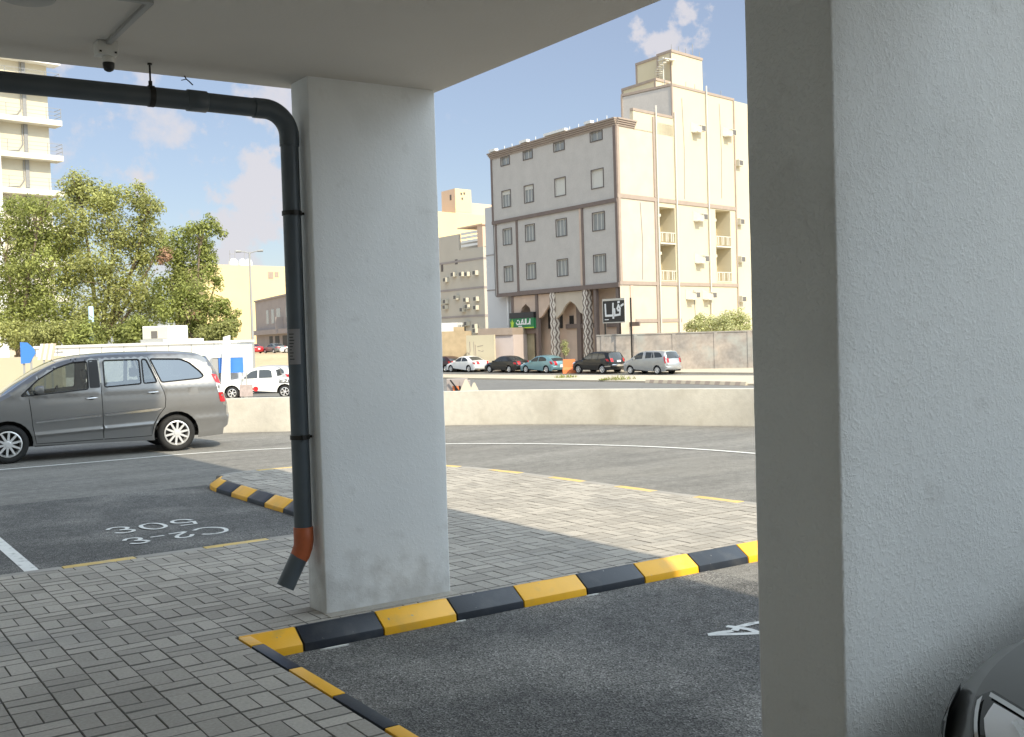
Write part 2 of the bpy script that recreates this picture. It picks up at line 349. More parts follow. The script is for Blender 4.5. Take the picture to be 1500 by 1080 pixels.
po = struct('paving', mb, M['paver']); po.data.materials.append(M['paver_edge'])
for pl in po.data.polygons: pl.material_index = 0 if pl.normal.z > .95 else 1
M['yellow_worn'] = mat('worn yellow paint', (.66,.47,.16), .7, var=.12, vs=6, dirt=((.40,.36,.28), 7, .5, .7, .6))
M['kerbgrey'] = mat('bare kerb concrete', (.34,.32,.29), .9, var=.1, vs=4, bump=.2, bs=80, bdist=.004)
# kerbs: a thing per run, painted stones as its parts
def kerb(label, path, side, L, cols, off=0., group='painted kerbs', prof=((.0,.0),(.022,.0),(.145,-.078),(.155,-.16),(.0,-.16))):
    """path runs along the back edge; side=+1 puts the face on the left of travel; stones of length L"""
    root = thing('kerb', label, 'kerb', (path[0][0], path[0][1], 0), group=group)
    P = [V(p) for p in path]; seg = [(P[i+1]-P[i]).length for i in range(len(P)-1)]; T = sum(seg)
    def pos(s):
        for i, l in enumerate(seg):
            if s <= l or i == len(seg)-1:
                return P[i]+(P[i+1]-P[i])*(s/l)
            s -= l
    s = 0; k = 0
    while s < T-.03:
        l = off if (k == 0 and off) else L*R.uniform(.985,1.015)
        e = min(s+l, T); g = .005
        c = cols[k % len(cols)]
        b = MB(); n = 2 if len(seg) == 1 else 5
        rings = []
        for q in range(n):
            ss = s+g+(e-s-2*g)*q/(n-1); p = pos(ss); t = (pos(min(ss+.05,T))-pos(max(ss-.05,0))).normalized()
            nn = V((-t.y,t.x))*side
            rings.append([(p.x+nn.x*a-P[0].x, p.y+nn.y*a-P[0].y, z+R.gauss(0,.0008)) for a, z in prof])
        m = len(prof); vs = [v for r in rings for v in r]
        fs = [(q*m+i, q*m+(i+1)%m, (q+1)*m+(i+1)%m, (q+1)*m+i) for q in range(n-1) for i in range(m)]
        fs += [tuple(range(m)), tuple((n-1)*m+i for i in range(m))[::-1]]
        b.add(vs, fs)
        o = obj('kerb_block', b, M[{'y':'yellow','b':'black','g':'kerbgrey','w':'yellow_worn'}[c]], root, bevel=.006, smooth=.6)
        o['label'] = {'y':'yellow painted kerb stone','b':'black painted kerb stone','g':'bare grey kerb stone','w':'faded yellow kerb stone'}[c]
        s = e; k += 1
    # mortar core
    b = MB(); vs = []; fs = []
    m = 4
    for q in range(int(T/.25)+2):
        ss = min(q*.25, T); p = pos(ss); t = (pos(min(ss+.05,T))-pos(max(ss-.05,0))).normalized(); nn = V((-t.y,t.x))*side
        vs += [(p.x+nn.x*a-P[0].x, p.y+nn.y*a-P[0].y, z) for a, z in ((.004,-.012),(.022,-.012),(.135,-.09),(.135,-.15))]
    nq = len(vs)//m
    fs = [(q*m+i, q*m+i+1, (q+1)*m+i+1, (q+1)*m+i) for q in range(nq-1) for i in range(m-1)]
    b.add(vs, fs); obj('mortar', b, M['joint'], root)
    return root
kerb('yellow and black bevelled kerb passing in front of the central pillar', [(2.17,6.275),(7.98,6.275)], -1, .545, 'yb', off=.36)
FLUSH = ((0,0),(.075,0),(.078,-.02),(.078,-.16),(0,-.16))
kerb('flush yellow and black kerb strip beside the nearest pavers', [(2.165,6.25),(2.165,-3)], 1, .56, 'ybyb', off=.22, prof=FLUSH)
kerb('yellow and black bevelled kerb at the left tip of the island, behind the drainpipe', [(4.625,9.33),(4.625,13.6),(4.66,13.9),(4.78,14.12)], 1, .56, 'yb', off=.30)
EDGE = ((0,0),(.12,0),(.14,-.02),(.155,-.16),(0,-.16))
kerb('pale yellow kerb edge between the pavers and the bay with the painted number', [(4.6,9.185),(-6,9.02)], -1, .585, 'wg', off=.5, prof=EDGE)
kerb('long curved yellow and grey kerb edge along the road side of the island', [(4.78,14.12)]+[(x,y) for x,y in reversed(ISL[1:15])], 1, .60, 'gw', prof=EDGE)
# litter on the bay: flakes of dried cement along the kerb
for k, (x, y, w, d) in enumerate([(2.72,6.085,.10,.012),(3.62,6.10,.05,.010),(4.72,6.095,.06,.010)]):
    b = MB(); pts = [(w*cos(q)*R.uniform(.7,1.1), d*sin(q)*R.uniform(.7,1.1)) for q in [i*pi/6 for i in range(12)]]
    b.prism(pts, 0, .008)
    one('cement_dropping', b, M['white_line'], ['white dried cement splash at the foot of the second kerb stone by the pillar','pale cement splash below the black kerb stone right of the pillar','pale cement splash below the kerb farther right of the pillar'][k], 'cement splash', loc=(x, y, ZR+.003))
# ------------------------------------------------------------------ the building overhead
bt = thing('parking_building', 'pale building overhead whose flat grey soffit roofs the parking', 'building', (3.77,6.79,3.43))
b = MB(); b.box(-24,0,-26,0,0,.42); obj('soffit_slab', b, M['soffit'], bt, bevel=.012, smooth=.6)
b = MB(); b.box(-24,-.02,-26,-.02,.421,4.2); b.box(-24,2.05,-26,0,4.2,16.2); obj('upper_wall', b, M['bwall'], bt)
b = MB(); b.box(-11,-4.2,-26,13.5,-4.8,14); obj('added_sky_blocker', b, M['bwall'], bt)  # unseen block, added to keep sky light off the pillars' left faces
b = MB(); b.box(-24,0,-26.2,-25.9,-3.6,0); b.box(-24.2,-23.9,-26,-2,-3.6,0); obj('back_wall', b, M['bwall'], bt)
def pillar(x0, x1, y0, y1, m, label, zt=3.432, zb=-.02):
    # hand-rendered shaft: slightly wavering faces and soft, uneven arrises
    hx, hy, rr = (x1-x0)/2, (y1-y0)/2, .010; ring = []
    for cx, cy, q0 in ((hx,-hy,-90),(hx,hy,0),(-hx,hy,90),(-hx,-hy,180)):
        for k in range(4):
            q = rad(q0+30*k); ring.append((cx-math.copysign(rr,cx)+rr*cos(q), cy-math.copysign(rr,cy)+rr*sin(q)))
    full = []
    for i in range(16):
        a, c = ring[i], ring[(i+1)%16]; k = max(1, int(hypot(c[0]-a[0],c[1]-a[1])/.08))
        full += [(a[0]+(c[0]-a[0])*j/k, a[1]+(c[1]-a[1])*j/k) for j in range(k)]
    b = MB(); H = zt-zb; nl = int(H/.04); n = len(full)
    for l in range(nl+1):
        z = H*l/nl
        for x, y in full:
            e = 1 if l < nl else 0
            d1 = noise.noise(V((x*3+x0*9, y*3, z*2.2)))*.0022+noise.noise(V((x*14, y*14+x0*5, z*13)))*.0012
            d2 = noise.noise(V((x*3+40, y*3+x0*9, z*2.2)))*.0022+noise.noise(V((x*14+9, y*14, z*13)))*.0012
            b.v.append((x+d1*e, y+d2*e, z))
    b.f = [(l*n+i, l*n+(i+1)%n, (l+1)*n+(i+1)%n, (l+1)*n+i) for l in range(nl) for i in range(n)]+[tuple(range(nl*n,nl*n+n)), tuple(range(n-1,-1,-1))]
    return one('pillar', b, m, label, 'pillar', smooth=.9, loc=((x0+x1)/2,(y0+y1)/2,zb))
pillar(2.803, 3.728, 6.402, 6.672, M['pillar_a'], 'whitewashed pillar in the centre, with the grey drainpipe on its left side')
pillar(2.803, 4.05, 2.297, 2.672, M['pillar_b'], 'big rough rendered pillar in the right foreground', zb=-.2)
# concrete skirt between kerb and pillar
b = MB(); b.box(2.79,3.74,6.30,6.42,-.02,.006); struct('pillar_footing', b, M['paver'])
# ------------------------------------------------------------------ drainpipe
px, py, r = 2.722, 6.532, .058
dp = thing('drainpipe', 'dark grey drainpipe with an orange coupling, running down the left side of the central pillar', 'drainpipe', (px,py,0))
zh, er = 3.232, .16
hp = [(-7-px,0,zh+.035),(2.18-px,0,zh)]
obj('horizontal_pipe', MB().tube(hp, r, 24), M['pvc'], dp, smooth=.6)
obj('horizontal_pipe', MB().tube([(2.13-px,0,zh),(px-er-.02-px,0,zh-.005)], r, 24), M['pvc'], dp, smooth=.6)
obj('pipe_socket', MB().tube([(2.07-px,0,zh+.001),(2.075-px,0,zh+.001),(2.19-px,0,zh),(2.195-px,0,zh)], [r+.001,r+.007,r+.007,r+.001], 24), M['pvc'], dp, smooth=.9)
bend = [(-er+er*sin(q),0,zh-.006-er+er*cos(q)) for q in [i*pi/2/12 for i in range(13)]]
obj('elbow', MB().tube([(-er-.07,0,zh-.006)]+bend+[(0,0,zh-er-.07)], r+.005, 24), M['pvc'], dp, smooth=.6)
obj('vertical_pipe', MB().tube([(0,0,zh-er-.05),(0,0,.545)], r, 24), M['pvc'], dp, smooth=.6)
b = MB().tube([(0,0,.56),(0,0,.555),(0,0,.47),(-.006,0,.43),(-.025,0,.385),(-.04,0,.36)], [r+.001,r+.006,r+.006,r+.004,r+.004,r+.001], 24)
obj('coupling', b, M['pvc_orange'], dp, smooth=.9)['label'] = 'orange plastic coupling'
b = MB().tube([(-.028,0,.385),(-.138,0,.187)], r, 24, cap=False).tube([(-.138,0,.187),(-.03,0,.38)], r-.005, 24, cap=False)
obj('spout', b, M['pvc'], dp, smooth=.6)
for z in (2.575, 1.14):
    b = MB().lathe([(r,-.014),(r+.006,-.014),(r+.006,.014),(r,.014)], (0,0,z), n=24)
    b.box(.05,.088,-.008,.008,z-.008,z+.008); b.box(-.012,.012,-r-.016,-r-.004,z-.016,z+.016)
    obj('pipe_clamp', b, M['steel_dark'], dp, smooth=.6)
hx = 1.86-px
ring = MB()
for i in range(24):
    q0, q1 = 2*pi*i/24, 2*pi*(i+1)/24
    ring.add([(hx-.016,(r+.005)*cos(q0),zh+.003+(r+.005)*sin(q0)),(hx+.016,(r+.005)*cos(q0),zh+.003+(r+.005)*sin(q0)),(hx+.016,(r+.005)*cos(q1),zh+.003+(r+.005)*sin(q1)),(hx-.016,(r+.005)*cos(q1),zh+.003+(r+.005)*sin(q1))], [(0,1,2,3)])
ring.tube([(hx,0,zh+r),(hx,0,3.43-0)], .006, 8); ring.tube([(hx,0,zh+r),(hx,0,zh+r+.035)], .012, 8)
ring.tube([(hx,0,3.42),(hx,0,3.431)], .014, 8)
obj('hanger_clamp', ring, M['steel_dark'], dp, smooth=.6)
# paper sticker wrapped round the pipe
b = MB(); n = 8; A = [rad(190+i*80/n) for i in range(n+1)]
for z in (1.61, 1.835):
    b.v += [((r+.0015)*cos(q),(r+.0015)*sin(q),z) for q in A]
b.f = [(i,i+1,n+2+i,n+1+i) for i in range(n)]
st = obj('sticker', b, M['sticker'], dp, smooth=.6)
b = MB()
for k in range(9):
    z = 1.80-k*.02; a0 = rad(200); a1 = rad(R.uniform(212,236))
    aa = [a0+(a1-a0)*i/4 for i in range(5)]
    o = len(b.v); b.v += [((r+.003)*cos(q),(r+.003)*sin(q),z) for q in aa]+[((r+.003)*cos(q),(r+.003)*sin(q),z+.006) for q in aa]
    b.f += [(o+i,o+i+1,o+6+i,o+5+i) for i in range(4)]
obj('sticker_print', b, M['ink'], st)
# ------------------------------------------------------------------ on the soffit: camera, conduit, light, wire
cx, cy = 1.53, 6.20
t = thing('security_camera', 'small dome security camera on a white junction box under the soffit', 'camera', (cx,cy,3.43))
b = MB(); b.box(-.055,.055,-.05,.05,-.075,0); obj('junction_box', b, M['white_pl'], t, bevel=.006, smooth=.6)
for sx in (-.04,.04):
    b = MB().box(sx-.006,sx+.006,-.053,-.051,-.066,-.056); obj('screw', b, M['steel_dark'], t)
b = MB().lathe([(.0,-.076),(.030,-.076),(.033,-.082),(.033,-.105),(.03,-.112)], (.012,0,0), n=20); obj('camera_base', b, M['white_pl'], t, smooth=.7)
b = MB().lathe([(.031,-.106),(.032,-.115),(.031,-.135),(.024,-.150),(.012,-.157),(0,-.159)], (.012,0,0), n=20); obj('camera_lens', b, M['black_pl'], t, smooth=.7)
b = MB(); b.box(-.014,.014,-.85,-.045,-.022,0); b.box(-.75,.014,-.878,-.85,-.022,0)
one('conduit', b, M['grey_pl'], 'grey cable trunking on the soffit leading to the security camera', 'conduit', bevel=.003, smooth=.6, loc=(1.535,6.20,3.431))
b = MB().lathe([(0,-.02),(.10,-.02),(.125,-.012),(.13,0)], (0,0,0), n=32)
one('soffit_light', b, M['grey_pl'], 'round flat light fitting on the soffit in the top left corner', 'light', smooth=.6, loc=(1.02,5.56,3.43))
b = MB().tube([(0,0,0),(.012,0,-.02),(.03,.01,-.028),(.055,.01,-.05)], .004, 6).tube([(.012,0,-.02),(-.02,0,-.03)], .003, 6)
one('wire_hook', b, M['steel_dark'], 'short bent wire hook sticking out of the soffit edge', 'wire', smooth=1, loc=(2.13,6.74,3.43))
# ------------------------------------------------------------------ low curved wall
def wallmesh(path, w, z0, z1):
    b = MB(); n = len(path); Lf = []; Rt = []
    for i in range(n):
        a = V(path[max(i-1,0)]); c = V(path[min(i+1,n-1)]); t = (c-a).normalized(); nn = V((-t.y,t.x))
        p = V(path[i]); Lf.append(p+nn*w); Rt.append(p)
    vs = [(p.x,p.y,z0) for p in Rt]+[(p.x,p.y,z1) for p in Rt]+[(p.x,p.y,z1) for p in Lf]+[(p.x,p.y,z0) for p in Lf]
    fs = []
    for i in range(n-1):
        for k in range(4):
            a, c = k*n+i, ((k+1)%4)*n+i
            fs.append((a,a+1,c+1,c))
    fs += [(0,n,2*n,3*n),(n-1,4*n-1,3*n-1,2*n-1)]
    return b.add(vs, fs)
WS = smooth(WALL, 4)
one('low_wall', wallmesh(WS, .22, -1.456, .595), M['lowwall'], 'long low curving concrete parapet wall along the far side of the driveway', 'wall', bevel=.012, smooth=.5, seg=2)
# ------------------------------------------------------------------ vehicles (local x runs from nose to tail, nose towards -x, origin at front axle on the ground)
def inpoly(x, y, P):
    c = False; j = len(P)-1
    for i in range(len(P)):
        if (P[i][1] > y) != (P[j][1] > y) and x < (P[j][0]-P[i][0])*(y-P[i][1])/(P[j][1]-P[i][1])+P[i][0]: c = not c
        j = i
    return c
def cdt(outer, holes, step, lines=()):
    """triangulate a polygon with holes and inner points; returns verts, tris"""
    vs = []; es = []
    def loop(P):
        o = len(vs); k = len(P)
        for p in P: vs.append(V((p[0],p[1])))
        for i in range(k): es.append((o+i, o+(i+1)%k))
    loop(outer)
    for h in holes: loop(h)
    for ln in lines: vs.extend(V((p[0],p[1])) for p in ln if inpoly(p[0],p[1],outer) and not any(inpoly(p[0],p[1],h) for h in holes))
    xs = [p[0] for p in outer]; zs = [p[1] for p in outer]
    x = min(xs)+step/2; row = 0
    edges = [(outer[i-1],outer[i]) for i in range(len(outer))]+[(h[i-1],h[i]) for h in holes for i in range(len(h))]
    def near(x, z):
        for a, b in edges:
            dx, dz = b[0]-a[0], b[1]-a[1]; l = dx*dx+dz*dz+1e-12
            t = max(0,min(1,((x-a[0])*dx+(z-a[1])*dz)/l))
            if (x-a[0]-t*dx)**2+(z-a[1]-t*dz)**2 < (step*.35)**2: return True
        return False
    while x < max(xs):
        z = min(zs)+step/2+(row%2)*step/2
        while z < max(zs):
            if inpoly(x,z,outer) and not near(x,z) and not (lines and abs(z-.43-.035*x) < .085 and .3 < x < 2.5): vs.append(V((x,z)))
            z += step
        x += step; row += 1
    rv, re, rf, *_ = delaunay_2d_cdt(vs, es, [], 0, 1e-6)
    tris = []
    for f in rf:
        cx = sum(rv[i].x for i in f)/3; cz = sum(rv[i].y for i in f)/3
        if inpoly(cx,cz,outer) and not any(inpoly(cx,cz,h) for h in holes): tris.append(tuple(f))
    return rv, tris
def dens(P, d, closed=True):
    out = []
    n = len(P)
    for i in range(n if closed else n-1):
        a, b = P[i], P[(i+1)%n]; k = max(1, int(hypot(b[0]-a[0],b[1]-a[1])/d))
        out += [(a[0]+(b[0]-a[0])*j/k, a[1]+(b[1]-a[1])*j/k) for j in range(k)]
    if not closed: out.append(P[-1])
    return out
def roundpoly(P, r=.05, n=4):
    out = []
    for i in range(len(P)):
        p = V(P[i]); a = V(P[i-1]); c = V(P[(i+1)%len(P)])
        u = (a-p); w = (c-p); rr = min(r, u.length*.45, w.length*.45)
        s, e = p+u.normalized()*rr, p+w.normalized()*rr
        out += [tuple(s*(1-t)**2+p*2*t*(1-t)+e*t*t) for t in [k/n for k in range(n+1)]]
    return out
class Car:
    def __init__(c, S, root):
        c.S = S; c.root = root; sub = S.get('sub', 5)
        c.top = smooth(S['sil'], sub); c.sub = sub
        c.x0 = min(p[0] for p in c.top); c.x1 = max(p[0] for p in c.top)
        c.h = max(p[1] for p in c.top)
    def zt(c, x):
        best = 0
        for a, b in zip(c.top, c.top[1:]):
            if min(a[0],b[0])-1e-9 <= x <= max(a[0],b[0])+1e-9 and abs(b[0]-a[0]) > 1e-9:
                best = max(best, a[1]+(b[1]-a[1])*(x-a[0])/(b[0]-a[0]))
        return best or c.S['belt']
    def W(c, x, z):
        S = c.S; hw = S['hw']; belt = S['belt']; w = hw
        if z > belt: w -= S.get('tum', .17)*((z-belt)/max(.2,c.h-belt))**1.15*hw/.89
        else: w -= .045*((belt-.22-z)/.6)**2 if z < belt-.22 else .012*((z-belt+.22)/.22)**2
        w += .020*exp(-((z-(.43+.035*x))/.030)**2)*(1 if z > .43+.035*x else exp(-((z-(.43+.035*x))/.05)**2)) if S.get('crease') else 0
        if S.get('crease') and z < .63+.035*x: w -= .006
        for xe, rf, k in ((c.x0, S.get('rf',.42), S.get('kf',.62)), (c.x1, S.get('rr',.30), S.get('kr',.45))):
            e = abs(x-xe)/rf
            if e < 1: w -= rf*k*(1-sqrt(max(0,1-(1-e)**2)))
        u = (c.zt(x)-z)/S.get('edge', .11)
        if u < 1: 
            u = max(0,u); w -= S.get('edge', .11)*.85*(1-sqrt(max(0,1-(1-u)**2)))
        return w
    def side(c, name, outer, holes, m, step, off=0., parent=None, both=True, sm=.7, thick=0):
        rv, tr = cdt(outer, holes, step); b = MB()
        for sg in ((-1,1) if both else (-1,)):
            b.add([(p.x, sg*(c.W(p.x,p.y)+off), p.y) for p in rv], [t if sg < 0 else t[::-1] for t in tr])
            if thick:
                edge = {}
                for t in tr:
                    for i in range(3):
                        e = (t[i], t[(i+1)%3]); edge[tuple(sorted(e))] = edge.get(tuple(sorted(e)), 0)+1
                o = len(b.v)
                for (i, j), k in edge.items():
                    if k == 1:
                        o = len(b.v)
                        for q in (i, j):
                            for dd in (off, off-thick): b.v.append((rv[q].x, sg*(c.W(rv[q].x,rv[q].y)+dd), rv[q].y))
                        b.f.append((o,o+2,o+3,o+1))
        return obj(name, b, m, parent or c.root, smooth=sm)
    def strip_pt(c, i, s, off=0.):
        p = c.top[i]; a = c.top[max(i-1,0)]; b = c.top[min(i+1,len(c.top)-1)]
        t = V((b[0]-a[0], b[1]-a[1])).normalized(); n = V((-t.y, t.x))      # outward for nose->roof->tail order
        w = c.W(p[0], p[1]); k = c.S.get('crown', .045)*(1-s*s)+off
        if abs(n.y) < .6: k += c.S.get('bow', .10)*(1-s*s)*abs(n.x)
        return (p[0]+n.x*k, s*w, p[1]+n.y*k)
    def patch(c, name, P, m, off):             # polygon given in (station, across) on the top skin
        sub_ = c.sub; b = MB(); rv, tr = cdt([(i*.25, s) for i, s in dens([(i*4, s) for i, s in P], .12) ] if False else dens([(i*.25, s) for i, s in P], .04), [], .05)
        def pt(i, s):
            f = i*sub_; k = int(f); u = f-k; a = V(c.strip_pt(k, s, off)); e = V(c.strip_pt(k+1, s, off)); return a.lerp(e, u)
        for q in (1,-1):
            b = MB().add([pt(p.x*4, q*p.y) for p in rv], [t if q < 0 else t[::-1] for t in tr]); obj(name, b, M[m], c.root, smooth=.8)
    def strip(c, name, i0, i1, s0, s1, m, off=0., ns=10, parent=None, sides=False):
        b = MB(); n = i1-i0
        for i in range(i0, i1+1):
            for k in range(ns+1): b.v.append(c.strip_pt(i, s0+(s1-s0)*k/ns, off))
        b.f = [(i*(ns+1)+k, (i+1)*(ns+1)+k, (i+1)*(ns+1)+k+1, i*(ns+1)+k+1) for i in range(n) for k in range(ns)]
        return obj(name, b, m, parent or c.root, smooth=.7)
def wheel(root, x, y, r, w, sg, spokes, full, rim_r=None):
    t = thing('wheel', None, None, (x,y,r)); t.parent = root
    rr = rim_r or r*.66; n = 40 if full else 18
    o = lambda h: h*sg
    b = MB().lathe([(rr-.005,o(-w/2)),(rr+.01,o(w/2-.012)),(rr+.03,o(w/2)),(r-.035,o(w/2)),(r-.012,o(w/2-.018)),(r,o(w/2-.045)),(r,o(-w/2+.03)),(r-.03,o(-w/2)),(rr,o(-w/2))], (0,0,0), 'y', n)
    obj('tyre', b, M['rubber'], t, smooth=.7)
    b = MB()
    b.lathe([(rr+.006,o(w/2-.004)),(rr-.014,o(w/2+.002)),(rr-.022,o(w/2-.02)),(rr-.03,o(-w/2+.04))], (0,0,0), 'y', n)
    b.lathe([(0,o(w/2+.002)),(.045,o(w/2)),(.062,o(w/2-.014)),(.065,o(w/2-.05))], (0,0,0), 'y', 16)
    for k in range(spokes):
        q = 2*pi*k/spokes+.2; ca, sa = cos(q), sin(q); vs = []
        for rad_, hwid in ((.05,.020),(rr-.016,.016 if full else .03)):
            for dy in (o(w/2-.006), o(w/2-.04)):
                for s in (-1,1): vs.append((rad_*ca-s*hwid*sa, dy, rad_*sa+s*hwid*ca))
        b.add(vs, [(0,1,5,4),(2,6,7,3),(0,4,6,2),(1,3,7,5),(4,5,7,6)])
    obj('rim', b, M['alloy'], t, smooth=.5)
    b = MB().lathe([(0,o(-w/2+.05)),(rr-.02,o(-w/2+.05))], (0,0,0), 'y', 16); obj('brake_disc', b, M['dark'], t)
    return t
def build_car(name, S, label, cat, loc, rz, body, group=None, full=False):
    lining = MB(); root = thing(name, label, cat, loc, rz, group); c = Car(S, root); sub = c.sub
    r = S['r']; wb = S['wb']; step = S.get('step', .2); zb = S['zb']; ar = r+S.get('gap', .065)
    # outline of the side with wheel arches
    top = c.top; bot = []
    for ax in (wb, 0):
        q0 = math.asin(max(-1,min(1,(zb-r)/ar)))
        n = 14 if full else 8
        bot += [(ax+ar*cos(q0+(pi-2*q0)*i/n), r+ar*sin(q0+(pi-2*q0)*i/n)) for i in range(n+1)]
    outer = dens(top, step, False)+dens([(top[-1][0],top[-1][1]),(top[-1][0]-.02, zb+S.get('tail',.1))]+bot[:len(bot)//2], step*.6, False)[1:]+dens(bot[len(bot)//2:]+[(top[0][0]+.02,zb),(top[0][0],top[0][1])], step*.6, False)[1:-1]
    outer = [p for i, p in enumerate(outer) if hypot(p[0]-outer[i-1][0], p[1]-outer[i-1][1]) > 1e-4]
    wins = [roundpoly(w, S.get('wr',.04), 3) for w in S['wins']]
    gl = S.get('glassmats', [M['glassfar']]*len(wins))
    if full and S.get('seams'):
        gaps = []
        for sm_ in S['seams']:
            P = [V(p) for p in sm_]; Lp = []; Rp = []
            for i in range(len(P)):
                t = (P[min(i+1,len(P)-1)]-P[max(i-1,0)]).normalized(); nn = V((-t.y,t.x))*.0055
                Lp.append(tuple(P[i]+nn)); Rp.append(tuple(P[i]-nn))
            gaps.append(dens(Lp+Rp[::-1], .12))
        doors = S['doors']
        CR = [[(x, .43+.035*x+dz) for x in [.42+.04*i for i in range(51)]] for dz in (-.06,-.04,-.02,-.008,.004,.016,.03,.05,.07)]+[]
        rv, tr = cdt(outer, wins+gaps, step, CR if S.get('crease') else ())
        buckets = {}
        for t in tr:
            cx = sum(rv[i].x for i in t)/3; cz = sum(rv[i].y for i in t)/3; k = -1
            for di, dpoly in enumerate(doors):
                if inpoly(cx, cz, dpoly): k = di
            buckets.setdefault(k, []).append(t)
        for k, ts in buckets.items():
            for sg in (-1, 1):
                if k == -1 and sg == 1: continue
                b = MB()
                for q in ((-1,1) if k == -1 else (sg,)):
                    use = sorted({i for t in ts for i in t}); ix = {v: n for n, v in enumerate(use)}
                    b.add([(rv[i].x, q*c.W(rv[i].x,rv[i].y), rv[i].y) for i in use], [tuple(ix[i] for i in (t if q < 0 else t[::-1])) for t in ts])
                o = obj('body' if k == -1 else 'door', b, body, root, smooth=.7)
                if k >= 0:
                    hx, hz = S['handles'][k]
                    hb = MB().tube([(hx-.10,sg*(c.W(hx-.1,hz)+.006),hz),(hx-.08,sg*(c.W(hx,hz)+.035),hz+.004),(hx+.07,sg*(c.W(hx,hz)+.035),hz+.006),(hx+.10,sg*(c.W(hx+.1,hz)+.006),hz+.004)], [.010,.014,.014,.010], 8)
                    obj('handle', hb, M['chrome'], o, smooth=.8)
                    hp = [(hx+.055*cos(q), hz+.004+.03*sin(q)) for q in [i*pi/6 for i in range(12)]]
                    v2, t2 = cdt(hp, [], .2); hb = MB().add([(p.x, sg*(c.W(p.x,p.y)+.003), p.y) for p in v2], [t if sg < 0 else t[::-1] for t in t2]); obj('handle_recess', hb, M['dark'], o)
        pass
        # lining behind the seams
        zl = S['belt']-.03
        b = MB(); 
        for sg in (-1,1):
            xs = [x for x in [c.x0+.5+.1*i for i in range(60)] if x < c.x1-.35]
            for i in range(len(xs)-1):
                o = len(b.v)
                for x in xs[i:i+2]:
                    for z in (.30, zl): b.v.append((x, sg*(c.W(x,z)-.03), z))
                b.f.append((o,o+2,o+3,o+1))
        b.f = [f for f in b.f if not any(abs(sum(b.v[i][0] for i in f)/4-ax) < ar+.08 for ax in (0,wb))]
        lining = b
    else:
        c.side('body', outer, wins, body, step)
    # top skin, with glass let into it
    i = 0; (w0, w1), (g0, g1) = [tuple(v*sub for v in S[k]) for k in ('ws','rg')]
    N = len(top)-1; se = .90
    b = MB()
    def add_strip(i0, i1, s0, s1, ns):
        o = len(b.v)
        for ii in range(i0, i1+1):
            for k in range(ns+1): b.v.append(c.strip_pt(ii, s0+(s1-s0)*k/ns))
        b.f.extend((o+(ii)*(ns+1)+k, o+(ii+1)*(ns+1)+k, o+(ii+1)*(ns+1)+k+1, o+ii*(ns+1)+k+1) for ii in range(i1-i0) for k in range(ns))
    ns = 16 if full else 8
    for a0, a1 in ((0,w0),(w1,g0),(g1,N)):
        if a1 > a0: add_strip(a0, a1, -1, 1, ns)
    for a0, a1 in ((w0,w1),(g0,g1)): add_strip(a0,a1,-1,-se,2); add_strip(a0,a1,se,1,2)
    obj('roof_and_bonnet', b, body, root, smooth=.7)
    gm = gl[0]
    c.strip('windscreen', w0, w1, -se, se, gm, -.004, ns)
    c.strip('rear_window', g0, g1, -se, se, gl[-1], -.004, ns)
    for k, w in enumerate(wins):
        for sg in (-1, 1):
            rv, tr = cdt(dens(w, .15), [], .15)
            b = MB().add([(p.x, sg*(c.W(p.x,p.y)-.010), p.y) for p in rv], [t if sg < 0 else t[::-1] for t in tr])
            o = obj('window', b, gl[k], root, smooth=.7)
            if full:
                b = MB(); P = dens(w, .1); b.tube([(p[0], sg*(c.W(*p)+.001), p[1]) for p in P+P[:1]], .013, 6, cap=False)
                obj('window_seal', b, M['black_pl'], o, smooth=1)
    # underside, arch liners
    b = MB(); b.box(c.x0+.35, c.x1-.3, -S['hw']+.30, S['hw']-.30, zb+.02, zb+.20)
    b.box(ar+.02, wb-ar-.02, -S['hw']+.06, S['hw']-.06, zb+.03, zb+.18)
    for ax in (0, wb):
        for sg in (-1,1):
            y0, y1 = sg*(S['hw']-.05), sg*(S['hw']-.36); n = 12; o = len(b.v)
            for k in range(n+1):
                q = pi*k/n
                b.v += [(ax+(ar+.012)*cos(q), y0, r+(ar+.012)*sin(q)), (ax+(ar+.012)*cos(q), y1, r+(ar+.012)*sin(q))]
            b.f += [(o+2*k,o+2*k+1,o+2*k+3,o+2*k+2) for k in range(n)]
            b.f.append(tuple(o+2*k+1 for k in range(n+1)))
    if full: b.add(lining.v, lining.f)
    obj('underbody', b, M['dark'], root)
    if full or S.get('seats'):
        b = MB(); b.box(.9, c.x1-.5, -S['hw']+.14, S['hw']-.14, .40, .46)
        b.box(.35,.72,-S['hw']+.2,S['hw']-.2,.7,1.05)
        obj('cabin_floor', b, M['dark'], root)
        for xx in S.get('seats', []):
            for yy in (-.38,.38):
                b = MB(); b.box(xx-.42,xx+.05,yy-.25,yy+.25,.55,.72)
                b.add([(xx,yy-.24,.7),(xx,yy+.24,.7),(xx+.2,yy+.2,1.28),(xx+.2,yy-.2,1.28),(xx+.12,yy-.24,.7),(xx+.12,yy+.24,.7),(xx+.28,yy+.2,1.28),(xx+.28,yy-.2,1.28)],[(0,3,2,1),(4,5,6,7),(0,1,5,4),(1,2,6,5),(2,3,7,6),(3,0,4,7)])
                b.box(xx+.2,xx+.29,yy-.13,yy+.13,1.33,1.50)
                k_ = min(1,(c.h-.16)/1.5); b.v = [(p[0],p[1],p[2]*k_) for p in b.v]
                obj('seat', b, M['cloth'], root, bevel=.03, smooth=1)
    for ax in (0, wb):
        for sg in (-1, 1): wheel(root, ax, sg*(S['hw']-.125), r, .215, sg, S.get('spokes',10), full)
